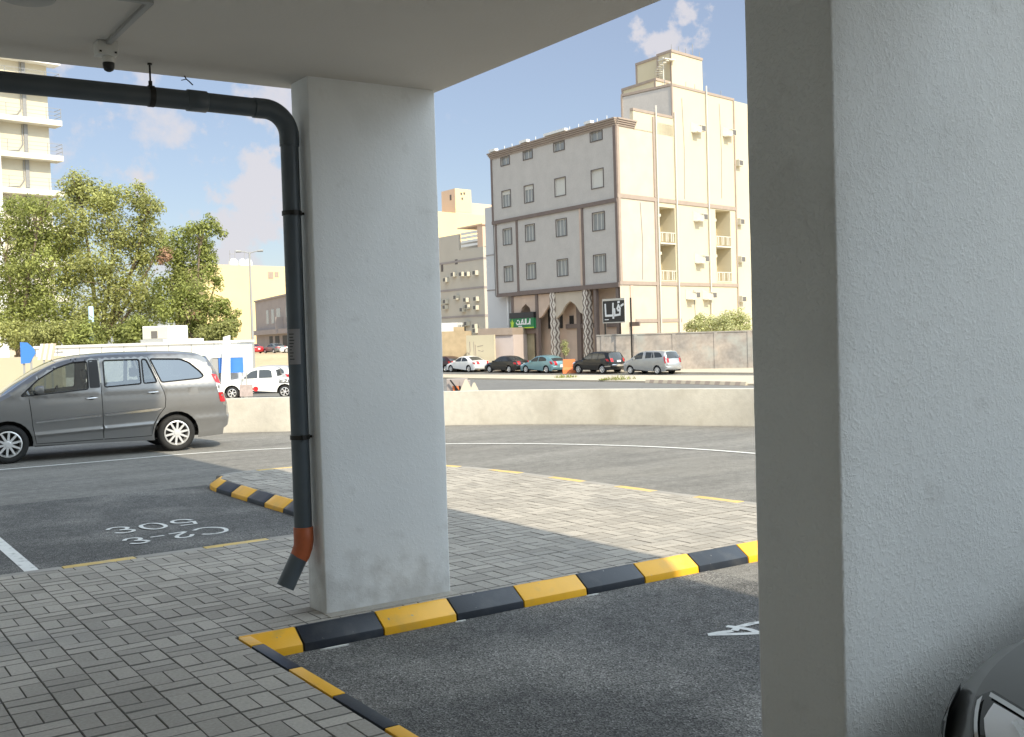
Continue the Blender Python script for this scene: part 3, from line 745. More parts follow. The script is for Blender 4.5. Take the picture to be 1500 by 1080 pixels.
    for nm, P, mm, off in S.get('patches', []):
        for sg in (-1,1):
            rv, tr = cdt(dens(roundpoly(P,.02,2), .06 if full else .15), [], .12)
            b = MB().add([(p.x, sg*(c.W(p.x,p.y)+off), p.y) for p in rv], [t if sg < 0 else t[::-1] for t in tr])
            obj(nm, b, M[mm] if isinstance(mm, str) else mm, root, smooth=.8)
    for nm, i0, i1, s0, s1, mm, off in S.get('ends', []):
        c.strip(nm, int(i0*sub), int(i1*sub), s0, s1, M[mm], off, 6)
    for nm, P, mm, off in S.get('lamps', []): c.patch(nm, P, mm, off)
    if 'mirror' in S:
        mxx, mz = S['mirror']
        for sg in (-1,1):
            y = sg*(c.W(mxx,mz)+.13); b = MB()
            vs = []
            for dx, sc_ in ((-.09,.55),(-.05,.9),(.0,1),(.045,.98)):
                for k in range(12):
                    q = 2*pi*k/12; vs.append((mxx+dx, y+.115*sc_*math.copysign(abs(cos(q))**.6,cos(q)), mz+.075*sc_*math.copysign(abs(sin(q))**.6,sin(q))))
            b.add(vs, [(i*12+k,i*12+(k+1)%12,(i+1)*12+(k+1)%12,(i+1)*12+k) for i in range(3) for k in range(12)]+[tuple(range(11,-1,-1)), tuple(range(36,48))])
            b.box(mxx-.03,mxx+.03,min(y-sg*.06,y-sg*.17),max(y-sg*.06,y-sg*.17),mz-.075,mz-.045)
            obj('mirror', b, body if full else body, root, smooth=.8)
    return root, c
VAN = dict(sil=[(-.72,.22),(-.84,.34),(-.87,.55),(-.82,.75),(-.66,.90),(-.35,1.02),(-.05,1.13),(.25,1.33),(.55,1.52),(.82,1.645),(1.15,1.72),(1.65,1.755),(2.25,1.76),(2.85,1.745),(3.2,1.71),(3.33,1.66),(3.42,1.53),(3.52,1.34),(3.58,1.15),(3.63,.95),(3.69,.78),(3.71,.60),(3.68,.42),(3.60,.36)],
  hw=.885, belt=1.12, tum=.20, wb=2.75, r=.325, zb=.22, ws=(6,9), rg=(15,18), crease=True, tail=.02,
  wins=[[(.22,1.115),(.50,1.375),(.80,1.56),(1.06,1.645),(1.30,1.66),(1.29,1.185),(.8,1.15)], [(1.56,1.205),(1.57,1.665),(2.17,1.665),(2.17,1.235)], [(2.215,1.24),(2.215,1.665),(2.29,1.665),(2.445,1.25)], [(2.36,1.665),(2.88,1.645),(3.03,1.58),(3.2,1.42),(3.27,1.325),(3.19,1.285),(2.52,1.245)]],
  wr=.035, mirror=(.52,1.21), spokes=10)
VAN_FULL = dict(VAN, step=.06, sub=7, seats=[1.15,2.0,2.8], glassmats=[M['glass'],M['glass'],M['glass'],M['glassdk']],
  doors=[[(.36,1.09),(.39,.6),(.44,.30),(1.52,.30),(1.51,.8),(1.50,1.2),(1.49,1.70),(1.1,1.685),(.8,1.6),(.5,1.42),(.25,1.2)], [(1.49,1.71),(1.50,1.2),(1.51,.8),(1.52,.30),(2.32,.30),(2.36,.50),(2.45,.66),(2.56,.80),(2.575,.95),(2.49,1.22),(2.325,1.70)]],
  seams=[[(.345,1.09),(.37,.85),(.39,.6),(.44,.30),(1.0,.298),(1.505,.30)], [(1.488,1.69),(1.497,1.45),(1.50,1.2),(1.51,.8),(1.515,.32)], [(2.325,1.695),(2.41,1.45),(2.49,1.22),(2.555,1.06),(2.575,.95),(2.56,.80),(2.45,.66),(2.36,.50),(2.32,.305),(1.9,.30),(1.525,.30)]],
  handles=[(1.33,1.02),(2.36,1.07)],
  patches=[('taillight',[(3.40,1.36),(3.50,1.34),(3.565,1.17),(3.47,1.20)],'lampred',.006),('taillight_clear',[(3.47,1.195),(3.567,1.165),(3.60,1.02),(3.51,1.02)],'lampclear',.007),('taillight',[(3.51,1.012),(3.60,1.012),(3.645,.84),(3.54,.84)],'lampred',.006),
    ('moulding',[(.43,.675),(.43,.645),(1.48,.70),(1.48,.735)],'chrome',.014),('moulding',[(1.54,.735),(1.54,.70),(2.42,.745),(2.52,.79),(2.45,.79)],'chrome',.014),
    ('pillar_trim',[(1.315,1.20),(1.315,1.68),(1.475,1.685),(1.485,1.20)],'black_pl',.003),
    ('headlight',[(-.70,.72),(-.52,.80),(-.30,.93),(-.48,.90),(-.66,.84)],'lampclear',.006),
    ('fuel_flap',[(2.95,1.13),(3.13,1.14),(3.16,1.0),(2.98,.985)],'flapline',.0015)])
M['flapline'] = paint('van flap paint', (.295,.292,.288))
SEDAN = dict(sil=[(-.78,.2),(-.88,.35),(-.9,.5),(-.82,.64),(-.5,.77),(.1,.90),(.38,.97),(.75,1.2),(1.08,1.37),(1.45,1.435),(1.95,1.435),(2.35,1.36),(2.75,1.18),(3.05,1.055),(3.4,1.03),(3.62,.98),(3.70,.8),(3.70,.55),(3.66,.36),(3.55,.26)],
  hw=.88, belt=.93, tum=.22, wb=2.7, r=.315, zb=.2, ws=(6,8), rg=(11,13), tail=.0,
  wins=[[(.58,.965),(.85,1.15),(1.12,1.29),(1.45,1.355),(1.58,1.355),(1.56,.985)],[(1.63,.985),(1.65,1.355),(1.95,1.35),(2.28,1.26),(2.55,1.12),(2.60,1.02)]],
  patches=[('headlight',[(-.72,.58),(-.5,.62),(-.2,.76),(-.5,.72)],'lampclear',.008),('taillight',[(3.3,.92),(3.62,.90),(3.68,.72),(3.4,.76)],'lampred',.008)],
  ends=[('taillight',15,16.4,.62,.98,'lampred',.008),('taillight',15,16.4,-.98,-.62,'lampred',.008),('number_plate',16,16.8,-.25,.25,'plate',.012)], mirror=(.72,1.0), spokes=7)
HATCH = dict(SEDAN, sil=SEDAN['sil'][:10]+[(2.0,1.46),(2.5,1.40),(2.95,1.22),(3.25,1.03),(3.38,.98),(3.45,.85),(3.48,.7),(3.48,.5),(3.44,.36),(3.35,.27)], hw=.86, rg=(12,14), wb=2.6,
  wins=[SEDAN['wins'][0],[(1.63,.985),(1.65,1.37),(2.05,1.37),(2.45,1.28),(2.62,1.14),(2.62,1.02)]],
  patches=[SEDAN['patches'][0],('taillight',[(3.05,1.0),(3.3,.98),(3.42,.75),(3.2,.76)],'lampred',.008)],
  ends=[('taillight',14,16.3,.66,.98,'lampred',.008),('taillight',14,16.3,-.98,-.66,'lampred',.008),('number_plate',16,17,-.25,.25,'plate',.012)])
SUV = dict(sil=[(-.72,.28),(-.84,.42),(-.86,.65),(-.78,.85),(-.45,.98),(.1,1.08),(.38,1.14),(.75,1.40),(1.05,1.60),(1.45,1.70),(2.1,1.73),(2.8,1.70),(3.15,1.66),(3.25,1.6),(3.42,1.30),(3.52,1.05),(3.58,.85),(3.58,.6),(3.54,.42),(3.46,.34)],
  hw=.92, belt=1.12, tum=.2, wb=2.7, r=.36, zb=.28, ws=(6,8), rg=(13,15), tail=.0,
  wins=[[(.58,1.14),(.85,1.36),(1.1,1.54),(1.4,1.61),(1.5,1.61),(1.5,1.16)],[(1.57,1.16),(1.58,1.62),(2.2,1.63),(2.2,1.17)],[(2.28,1.18),(2.28,1.63),(2.75,1.61),(3.0,1.45),(3.05,1.24)]],
  patches=[('headlight',[(-.7,.75),(-.5,.8),(-.25,.95),(-.55,.93)],'lampclear',.008),('taillight',[(3.1,1.2),(3.4,1.16),(3.5,.98),(3.25,1.0)],'lampred',.008),('bumper_trim',[(3.0,.62),(3.56,.66),(3.56,.58),(3.0,.54)],'chrome',.01)],
  ends=[('taillight',14.4,15.6,.7,.98,'lampred',.008),('taillight',14.4,15.6,-.98,-.7,'lampred',.008),('number_plate',15.2,15.9,-.28,.28,'plate',.012),('bumper_trim',16.5,17.1,-.9,.9,'chrome',.010)], mirror=(.72,1.18), spokes=6)
MPV = dict(VAN, step=.18, sub=4, patches=[('taillight',[(3.40,1.36),(3.50,1.34),(3.645,.84),(3.54,.84)],'lampred',.006),('headlight',[(-.70,.72),(-.52,.80),(-.30,.93),(-.66,.84)],'lampclear',.006)],
  ends=[('taillight',17.8,19.6,.74,.98,'lampred',.008),('taillight',17.8,19.6,-.98,-.74,'lampred',.008),('number_plate',18.8,19.4,-.3,.3,'plate',.012)])
PICKUP = dict(sil=[(-.78,.35),(-.92,.5),(-.93,.75),(-.82,.95),(-.5,1.05),(.15,1.13),(.45,1.2),(.8,1.45),(1.05,1.66),(1.4,1.76),(2.0,1.78),(2.35,1.74),(2.48,1.62),(2.58,1.25),(2.66,1.15),(3.0,1.13),(3.6,1.13),(4.02,1.12),(4.08,1.0),(4.1,.75),(4.06,.55),(4.0,.48)],
  hw=.90, belt=1.13, tum=.18, wb=3.05, r=.37, zb=.36, ws=(6,8), rg=(12,13), tail=.0, rr=.15, gap=.09,
  wins=[[(.62,1.17),(.9,1.40),(1.12,1.58),(1.42,1.66),(1.5,1.66),(1.5,1.19)],[(1.58,1.19),(1.58,1.67),(2.1,1.67),(2.3,1.6),(2.36,1.2)]],
  patches=[('headlight',[(-.75,.8),(-.5,.86),(-.25,.99),(-.6,.98)],'lampclear',.008),('taillight',[(3.9,1.08),(4.05,1.07),(4.07,.8),(3.93,.8)],'lampred',.008)], mirror=(.7,1.22), spokes=6)
# the grey people carrier on the driveway
VANP = paint('van grey', (.285,.282,.278), .65, .30)
van, vc = build_car('people_carrier', VAN_FULL, 'grey people carrier driving past on the driveway, seen from the side', 'van', (3.0+.885*.0786,19.58+.882,ZR), rad(-4.5), VANP, full=True)
b = MB(); b.tube([(.95,-.38+.19*cos(q),.0) for q in ()] or [(.80+.10*cos(q)*.5,-.38+.19*sin(q),1.08+.17*cos(q)) for q in [2*pi*i/20 for i in range(21)]], .014, 6)
obj('steering_wheel', b, M['dark'], van, smooth=1)
# the dark car nosed in behind the right pillar
NEAR = dict(SEDAN, step=.09, sub=6, rf=.55, kf=.55, edge=.13, hw=.92, crown=.07, wb=2.75, seats=[1.3,2.2], glassmats=[M['glass']]*2,
  sil=[(-.78,.2),(-.90,.34),(-.93,.48),(-.89,.60),(-.76,.70),(-.50,.785),(-.1,.87),(.38,.97)]+SEDAN['sil'][7:], ws=(7,9), rg=(12,14),
  patches=[('headlight_housing',[(-.88,.58),(-.84,.50),(-.66,.54),(-.52,.66),(-.56,.72),(-.74,.675)],'lampdark',.005),
    ('light_strip',[(-.80,.60),(-.79,.585),(-.66,.60),(-.57,.68),(-.59,.69),(-.67,.62)],'chrome',.010),
    ('taillight',[(3.3,.92),(3.62,.90),(3.68,.72),(3.4,.76)],'lampred',.008)],
  ends=[('grille',1.2,2.7,-.50,.50,'black_pl',.006)], lamps=[('headlight_housing',[(2.7,.40),(2.7,.985),(4.3,.99),(4.45,.93),(4.15,.74),(3.6,.40)],'lampdark',.005),('reflector',[(3.0,.60),(3.0,.90),(3.9,.93),(4.2,.90),(3.75,.60)],'lampclear',.010),('lamp_lens',[(3.0,.65),(3.0,.82),(3.45,.84),(3.6,.76),(3.45,.65)],'lampdark',.014),('light_strip',[(2.8,.955),(2.8,.972),(4.2,.977),(4.3,.96)],'chrome',.012),('light_strip',[(4.38,.93),(4.30,.93),(3.50,.42),(3.58,.42)],'chrome',.012),('light_strip',[(3.0,.575),(3.0,.595),(3.9,.80),(3.95,.78)],'chrome',.015)], mirror=(.72,1.0))
M['lampdark'] = mat('lamp housing', (.012,.012,.013), .06, coat=1)
build_car('parked_car', NEAR, 'dark grey car whose headlight shows at the lower right, beside the rough pillar', 'car', (3.68,1.20,ZR), 0, paint('dark grey metallic', (.15,.152,.15), .4, .3), full=True)
# far vehicles on the street
HD = rad(96)
def street_car(name, S, label, cat, pxl, c, z=ZS, line=None):
    # rear near-side wheel stands where this sight line meets the parking lane
    d = cr*((pxl-750)/F_PX)+cw; o = CAM
    L0, L1 = V((53.0,64.0)), V((51.25,84.5)); e = L1-L0
    # solve o+t*d on the lane line (plan)
    det = d.x*(-e.y)+e.x*d.y; t = ((L0.x-o.x)*(-e.y)+e.x*(L0.y-o.y))/det
    P = V((o.x+d.x*t, o.y+d.y*t))
    rz = HD-pi; ax = V((cos(rz),sin(rz))); ny = V((-sin(rz),cos(rz)))
    Q = P-ax*S['wb']+ny*S['hw']
    return build_car(name, S, label, cat, (Q.x,Q.y,z), rz, c, group='cars parked along the street')
street_car('parked_minivan', MPV, 'silver minivan parked at the right end of the row, before the old stained wall', 'van', 962, paint('silver', (.46,.47,.47), .5))
street_car('parked_suv', SUV, 'black off-road car parked in the street just left of the silver minivan', 'car', 881.5, paint('black car', (.012,.013,.014), .2))
street_car('parked_hatchback', HATCH, 'light blue hatchback parked in front of the patterned columns', 'car', 799.5, paint('light blue', (.20,.36,.40), .4))
street_car('parked_saloon', SEDAN, 'black saloon parked between the white saloon and the light blue hatchback', 'car', 745, paint('black saloon', (.02,.02,.02), .2))
street_car('parked_saloon', SEDAN, 'white saloon parked next to the cream gate wall', 'car', 686, paint('white car', (.78,.78,.77), .0))
street_car('parked_hatchback', HATCH, 'dark maroon car half hidden by the central pillar, left of the white saloon', 'car', 652, paint('maroon car', (.05,.02,.022), .3))
# left side: white pickup behind the low wall and two cars far off
rzp = atan2(-.557,.83)
q = gnd(334,586,ZS); build_car('pickup', PICKUP, 'white double cab pickup with black lettering, standing behind the low wall', 'pickup', (q.x+.75,q.y+.75,ZS), rzp, paint('white pickup', (.80,.80,.77), 0), full=False)
pk = [o for o in col.objects if o.name == 'pickup'][0]
b = MB()
for s in [[(2.72,1.07),(2.86,1.06),(2.9,.98),(2.74,.97)],[(2.98,1.08),(2.96,.96)],[(3.05,1.08),(3.2,1.07),(3.17,.99),(3.05,.97)],[(3.28,1.08),(3.28,.97),(3.4,.97)],[(3.46,1.06),(3.6,1.07)],[(3.5,1.0),(3.62,.97)],[(2.75,.90),(3.6,.91)]]:
    o = len(b.v)
    for (x0,z0),(x1,z1) in zip(s, s[1:]):
        o = len(b.v); dx, dz = x1-x0, z1-z0; l = hypot(dx,dz); nx, nz = -dz/l*.024, dx/l*.024
        b.v += [(x0+nx,-.915,z0+nz),(x0-nx,-.915,z0-nz),(x1-nx,-.915,z1-nz),(x1+nx,-.915,z1+nz)]; b.f.append((o,o+1,o+2,o+3))
obj('lettering', b, M['ink'], pk)
q = at(352,560,70)
build_car('parked_suv', SUV, 'pale grey car behind the white pickup, only its roof showing', 'car', (q.x,q.y,ZS), rzp, paint('pale grey car', (.5,.5,.5), .3))
q = at(363,520,165); build_car('parked_saloon', SEDAN, 'small red car parked before the grey shop building', 'car', (q.x,q.y,.24), HD-pi, paint('red car', (.50,.03,.04), .1))
q = at(396,519,163); build_car('parked_saloon', SEDAN, 'grey car parked right of the red car before the grey shop building', 'car', (q.x,q.y,.24), HD-pi, paint('grey far car', (.18,.20,.20), .3))
q = at(419,518,160); build_car('parked_saloon', SEDAN, 'white car by the drainpipe before the grey shop building', 'car', (q.x,q.y,.24), rzp+.3, paint('white far car', (.75,.75,.73), 0))
# ------------------------------------------------------------------ street beyond the wall
def quad_sheet(name, pts, z0, z1, m, kind=True):
    b = MB().prism([(p[0],p[1]) for p in pts], z0, z1); return struct(name, b, m)
sheet('street', [(20,150),(52,150),(56.2,60),(58,20),(60,-60),(28,-60),(24,40)], ZS-.006, M['asph_far'])
quad_sheet('median', [(41.5,90),(45.9,90),(46.6,79),(49,66),(51.4,56),(52.8,50.9),(55,38),(47,30),(44.9,43.4),(44.8,51.5),(42.8,72.5)], ZS-.01, ZS+.10, M['median'])
quad_sheet('sidewalk', [(53.9,70.5),(52.5,90),(52,120),(75,120),(75,40),(57.6,40)], ZS-.01, ZS+.12, M['median'])
b = MB()
mk = thing('kerb', 'distant kerb of the street median, painted pale with dark blocks', 'kerb', (44.75,51.6,ZS))
for k in range(21):
    f0, f1 = k/21, (k+1)/21; y0 = -8.4*f0; y1 = -8.4*f1; x0 = .15*f0; x1 = .15*f1
    bb = MB().add([(x0-.16,y0,0),(x0+.05,y0,0),(x0+.05,y0,.2),(x0-.06,y0,.2),(x1-.16,y1,0),(x1+.05,y1,0),(x1+.05,y1,.2),(x1-.06,y1,.2)],[(0,1,2,3),(4,7,6,5),(0,4,5,1),(1,5,6,2),(2,6,7,3),(3,7,4,0)])
    if k % 2 == 0: obj('kerb_block', bb, M['median'], mk)
    else: obj('kerb_block', bb, M['trim_lt'], mk)['label'] = 'dark painted kerb block'
def tuft(px, py, w, h, label):
    p = gnd(px, py, ZS+.1); b = MB(); b.v.append((0,0,.02))
    for k in range(90):
        a = R.uniform(0,2*pi); r_ = w*sqrt(R.random()); l = h*R.uniform(.4,1)*(1-.5*r_/w); q = R.uniform(0,pi); s = .03
        x, y = r_*cos(a), r_*sin(a); dx, dy = R.gauss(0,.12), R.gauss(0,.12)
        o = len(b.v); b.v += [(x-s*cos(q),y-s*sin(q),0),(x+s*cos(q),y+s*sin(q),0),(x+dx,y+dy,l)]; b.f += [(o,o+1,o+2),(0,o,o+1)]
    one('weed', b, M['weed'], label, 'weed', group='weeds on the median', loc=p)
M['weed'] = mat('weed', (.26,.28,.07), .9, island=.4)
tuft(829,553,.9,.45,'yellow green weed tuft on the median below the orange block')
tuft(907,556,1.1,.5,'yellow green weed tuft on the median below the black off-road car')
tuft(885,557,.3,.25,'tiny weed on the median left of the larger tuft')
# ------------------------------------------------------------------ main corner building
U = (0,1); UN = (-1,0); A12 = rad(12); Vd = (cos(A12),sin(A12)); VN = (sin(A12),-cos(A12)); O = (0,0)
BX, BY = 57.99, 69.91
hb = thing('corner_building', 'big pale corner building with framed windows, stepped roof tower and arched ground floor', 'building', (BX,BY,ZS))
Z = lambda z: z-ZS
def wallgrid(b, o, d, n, a0, a1, z0, z1, holes, dep=.18):
    As = sorted({a0,a1,*[h[0] for h in holes],*[h[1] for h in holes]}); Zs = sorted({z0,z1,*[h[2] for h in holes],*[h[3] for h in holes]})
    P = lambda a, q, z: (o[0]+d[0]*a+n[0]*q, o[1]+d[1]*a+n[1]*q, z)
    fl = d[0]*n[1]-d[1]*n[0] > 0
    def face(v): b.add(v if fl else v[::-1], [(0,1,2,3)])
    for i in range(len(As)-1):
        for j in range(len(Zs)-1):
            ca, cz = (As[i]+As[i+1])/2, (Zs[j]+Zs[j+1])/2
            if not any(h[0]<ca<h[1] and h[2]<cz<h[3] for h in holes):
                face([P(As[i],0,Zs[j]),P(As[i],0,Zs[j+1]),P(As[i+1],0,Zs[j+1]),P(As[i+1],0,Zs[j])])
    for h in holes:
        c = [(h[0],h[2]),(h[0],h[3]),(h[1],h[3]),(h[1],h[2])]
        for k in range(4):
            (a,z),(e,y) = c[k], c[(k+1)%4]
            face([P(a,0,z),P(e,0,y),P(e,-dep,y),P(a,-dep,z)][::-1])
cols4 = [(1.75,3.45),(7.1,8.75),(12.05,13.6),(15.85,17.4)]
rows = [(6.95,8.5),(10.5,12.1),(14.1,15.75),(18.1,18.95)]
cols4 = [(a+.06,e-.06) for a,e in cols4]; rows = [(z+.05,y-.07) for z,y in rows]
Lh = [(a,e,Z(z),Z(y)) for a,e in cols4 for z,y in rows]
b = MB(); wallgrid(b, O, U, UN, 0, 19.1, Z(5.7), Z(19.0), Lh); 
fp = [(0.25,0.05),(.25,19.1),(12,19.1),(20,4.6)]
b2 = MB(); foot = [(.30,.30),(.30,19.0),(14,19.0),(14+7.5,19.0+1.6),(Vd[0]*21.5+VN[0]*-.3,Vd[1]*21.5-VN[1]*.3),(Vd[0]*8-VN[0]*.3,Vd[1]*8-VN[1]*.3)]
foot[4:] = [(Vd[0]*21.5-VN[0]*1.8,Vd[1]*21.5-VN[1]*1.8),(Vd[0]*5-VN[0]*1.8,Vd[1]*5-VN[1]*1.8),(Vd[0]*5-VN[0]*.3,Vd[1]*5-VN[1]*.3)]; b.prism(foot, Z(5.72), Z(18.99)); b.ob(O, (0,1), (1,0), 0, .001, 0, .3, Z(5.7), Z(19))
b.box(0,14,19.0,19.1,Z(5.7),Z(19.0))
obj('left_wall', b, M['stone'], hb)
ki = 0
for a, e in cols4:
    for j, (z, y) in enumerate(rows):
        f = MB(); t = .075; zz0, zz1 = Z(z), Z(y)
        f.ob(O,U,UN,a-t,e+t,0,.05,zz0-t,zz0); f.ob(O,U,UN,a-t,e+t,0,.05,zz1,zz1+.06); f.ob(O,U,UN,a-t,a,0,.05,zz0,zz1); f.ob(O,U,UN,e,e+t,0,.05,zz0,zz1)
        w = obj('window', f, M['fram'], hb)
        p = MB().ob(O,U,UN,a,e,-.17,-.12,zz0,zz1)
        shutter = (j == 2 and a < 9) 
        obj('shutter' if shutter else 'pane', p, M['shut' if shutter else 'pane'], w)
        m2 = MB()
        if shutter: m2.ob(O,U,UN,a+.05,e-.05,-.12,-.09,zz0+.02,zz0+.18)
        elif j == 3: m2.ob(O,U,UN,(a+e)/2-.03,(a+e)/2+.03,-.12,-.08,zz0,zz1)
        else:
            for q in (.33,.67): m2.ob(O,U,UN,a+(e-a)*q-.03,a+(e-a)*q+.03,-.12,-.08,zz0,zz1)
            m2.ob(O,U,UN,a,e,-.12,-.07,zz1-.32*(j==2)-.05,zz1)
        obj('mullion', m2, M['shut' if (j==2 or not shutter) else 'fram'], w)
# trims on the left face
b = MB()
b.ob(O,U,UN,-.02,19.15,0,.14,Z(12.65),Z(12.98)); b.ob(O,U,UN,-.02,15.1,.002,.16,Z(5.55),Z(5.95)); b.ob(O,U,UN,15.1,18.7,.002,.12,Z(5.55),Z(5.9))
b.ob(O,U,UN,-.05,.32,0,.10,Z(12.98),Z(19)); b.ob(O,U,UN,-.05,.28,0,.10,Z(5.95),Z(12.65))
b.ob(O,U,UN,18.95,19.15,0,.10,Z(12.98),Z(19)); b.ob(O,U,UN,18.5,18.7,0,.1,Z(5.9),Z(12.65))
b.ob(O,U,UN,14.85,15.1,0,.1,Z(5.95),Z(12.65)); b.ob(O,U,UN,4.7,4.95,0,.1,Z(5.95),Z(12.65))
obj('trim_band', b, M['trim'], hb)
b = MB().ob(O,U,UN,4.95,5.25,0,.08,Z(5.95),Z(12.65)); obj('trim_band', b, M['tan'], hb)
cn = MB()
for k in range(4):
    cn.ob(O,U,UN,.0-.05*k-.08,19.2+.05*k,-.3,.10+.09*k,Z(19.0)+.155*k,Z(19.0)+.155*k+.13)
    cn.ob(O,Vd,VN,-.08,2.5,-.3,.10+.09*k,Z(19.0)+.155*k,Z(19.0)+.155*k+.13)
obj('cornice', cn, M['trim_lt'], hb)
cn = MB()
for k in range(3):
    cn.ob(O,U,UN,-.02,19.15,-.3,.07+.06*k,Z(19.0)+.13+.155*k,Z(19.0)+.155*k+.155)
    cn.ob(O,Vd,VN,-.02,2.45,-.3,.07+.06*k,Z(19.0)+.13+.155*k,Z(19.0)+.155*k+.155)
obj('cornice', cn, M['trim'], hb)
b = MB()
for k in range(14): b.ob(O,U,UN,1.2+k*1.3,1.24+k*1.3,-.1,-.06,Z(19.55),Z(20.0))
for s_, l in ((18.2,1.1),(12.9,1.2),(8,3.2),(3.2,.9)): b.ob(O,U,UN,s_-l/2,s_+l/2,.1,.5,Z(19.63),Z(19.85))
obj('roof_lights', b, M['whitepaint'], hb)
# right face
b = MB()
bal = [(5.75,8.05,Z(6.15),Z(12.6)),(14.5,17.0,Z(6.2),Z(12.9))]
wallgrid(b, O, Vd, VN, 0, 5.2, Z(-1.45), Z(19.0), [])
wp = obj('right_wall', b, M['pinkst'], hb)
b = MB(); wallgrid(b, O, Vd, VN, 5.2, 18.0, Z(-1.45), Z(19.9), bal, dep=1.6); b.ob(O,Vd,VN,2.4,8.1,-.35,0,Z(18.9),Z(20.5))
b.ob(O,Vd,VN,18.0,22.5,-6,-.25,Z(-1.45),Z(23.5))
b.ob(O,Vd,VN,8.1,18.0,-5.6,0.002,Z(19.0),Z(23.45))
obj('right_wall', b, M['cream'], hb)
b = MB(); b.ob(O,Vd,VN,8.1,8.1+.02,-5.6,0,Z(19.4),Z(23.4)); b.ob(O,(Vd[0],Vd[1]),VN,8.08,8.1,-5.55,-.02,Z(19.4),Z(23.35)); obj('tower_side', b, M['stone'], hb)
b = MB()      # balcony backs, floors
for a,e,z,y in bal:
    b.ob(O,Vd,VN,a,e,-1.65,-1.6,z,y)
obj('balcony_wall', b, M['cream'], hb)
for a,e,z,y in bal:
    for q, zz in enumerate((z, z+3.35)):
        f = MB(); 
        if q: f.ob(O,Vd,VN,a,e,-1.6,.08,zz-.12,zz)
        else: f.ob(O,Vd,VN,a,e,-1.6,.05,zz,zz+.06)
        t = obj('balcony', f, M['rail'], hb)
        rl = MB(); rl.ob(O,Vd,VN,a,e,.0,.05,zz+.85,zz+.92)
        for k in range(9):
            if (k % 3) != 2: rl.ob(O,Vd,VN,a+.1+(e-a-.2)*k/8-.05,a+.1+(e-a-.2)*k/8+.05,.01,.04,zz+.1,zz+.85)
        obj('railing', rl, M['rail'], t)
        d_ = MB(); d_.ob(O,Vd,VN,a+1.2,a+1.85,-1.6,-1.56,zz+.5,zz+2.1); obj('balcony_window', d_, M['fram'], t)
        c_ = MB(); c_.ob(O,Vd,VN,a+.25,a+1.0,-1.0,-.55,zz+2.35,zz+2.6); obj('shelf', c_, M['ac'], t)
b = MB()
b.ob(O,Vd,VN,-.05,18.0,0,.08,Z(13.0),Z(13.35)); b.ob(O,Vd,VN,-.05,18.0,0,.08,Z(5.75),Z(6.05)); b.ob(O,Vd,VN,2.0,8.7,0,.06,Z(2.55),Z(2.85))
b.ob(O,Vd,VN,0.0,.30,.002,.09,Z(6.05),Z(13.0)); b.ob(O,Vd,VN,0.0,.30,.002,.09,Z(13.35),Z(19)); b.ob(O,Vd,VN,5.05,5.3,.002,.10,Z(-1.4),Z(13.0)); b.ob(O,Vd,VN,5.05,5.3,.002,.10,Z(13.35),Z(20.3))
b.ob(O,Vd,VN,17.9,18.05,.002,.1,Z(-1.4),Z(23.4)); b.ob(O,Vd,VN,8.05,18.1,-.1,.06,Z(23.4),Z(23.62)); b.ob(O,Vd,VN,8.02,8.2,-.05,.05,Z(20.6),Z(23.4)); b.ob(O,Vd,VN,2.35,8.1,-.3,.05,Z(20.5),Z(20.72))
b.ob(O,Vd,VN,8.02,8.16,-5.65,-.05,Z(23.4),Z(23.62)); b.ob(O,Vd,VN,8.0,8.1,-5.66,-5.5,Z(19),Z(23.4)); b.ob(O,Vd,VN,8.1,8.35,.002,.05,Z(-1.4),Z(5.75))
obj('trim_band', b, M['trim_lt'], hb)
for a, z0, z1 in ((5.45,0,21.5),(8.25,2,21.3),(13.3,0,24.3)):
    obj('downpipe', MB().tube([(Vd[0]*a+VN[0]*.14,Vd[1]*a+VN[1]*.14,z0),(Vd[0]*a+VN[0]*.14,Vd[1]*a+VN[1]*.14,Z(z1)-.2)], .075, 8), M['rail'], hb, smooth=1)
for a, z in ((11.6,20.0),(16.7,20.2),(11.6,12.0),(11.65,8.2),(10.1,4.9),(12.75,4.9)):
    f = MB(); p = lambda aa, q, zz: (Vd[0]*aa+VN[0]*q, Vd[1]*aa+VN[1]*q, Z(zz))
    f.ob(O,Vd,VN,a+.05,a+.75,.12,.62,Z(z)-.25,Z(z)+.30); u = obj('air_conditioner', f, M['ac'], hb)
    g = MB().ob(O,Vd,VN,a+.1,a+.7,.62,.635,Z(z)-.2,Z(z)+.25); obj('grille', g, M['acgr'], u)
    s = MB(); s.add([p(a-.7,.02,z+.55),p(a-.7,.02,z-.35),p(a-.05,.75,z-.35),p(a-.05,.75,z+.05),p(a-.74,.02,z+.55),p(a-.74,.02,z-.35),p(a-.09,.75,z-.35),p(a-.09,.75,z+.05)],[(0,1,2,3),(7,6,5,4),(0,3,7,4),(3,2,6,7),(2,1,5,6),(1,0,4,5)])
    s.ob(O,Vd,VN,a-.6,a+.1,.02,.7,Z(z)-.42,Z(z)-.36); obj('bracket', s, M['ac'], u)
for z in (17.6,12.0,8.4,4.6,1.6):
    f = MB().ob(O,Vd,VN,18.5,19.2,-.25,.2,Z(z)-.3,Z(z)+.3); u = obj('air_conditioner', f, M['ac'], hb); obj('grille', MB().ob(O,Vd,VN,18.55,19.15,.2,.215,Z(z)-.22,Z(z)+.22), M['acgr'], u)
b = MB()
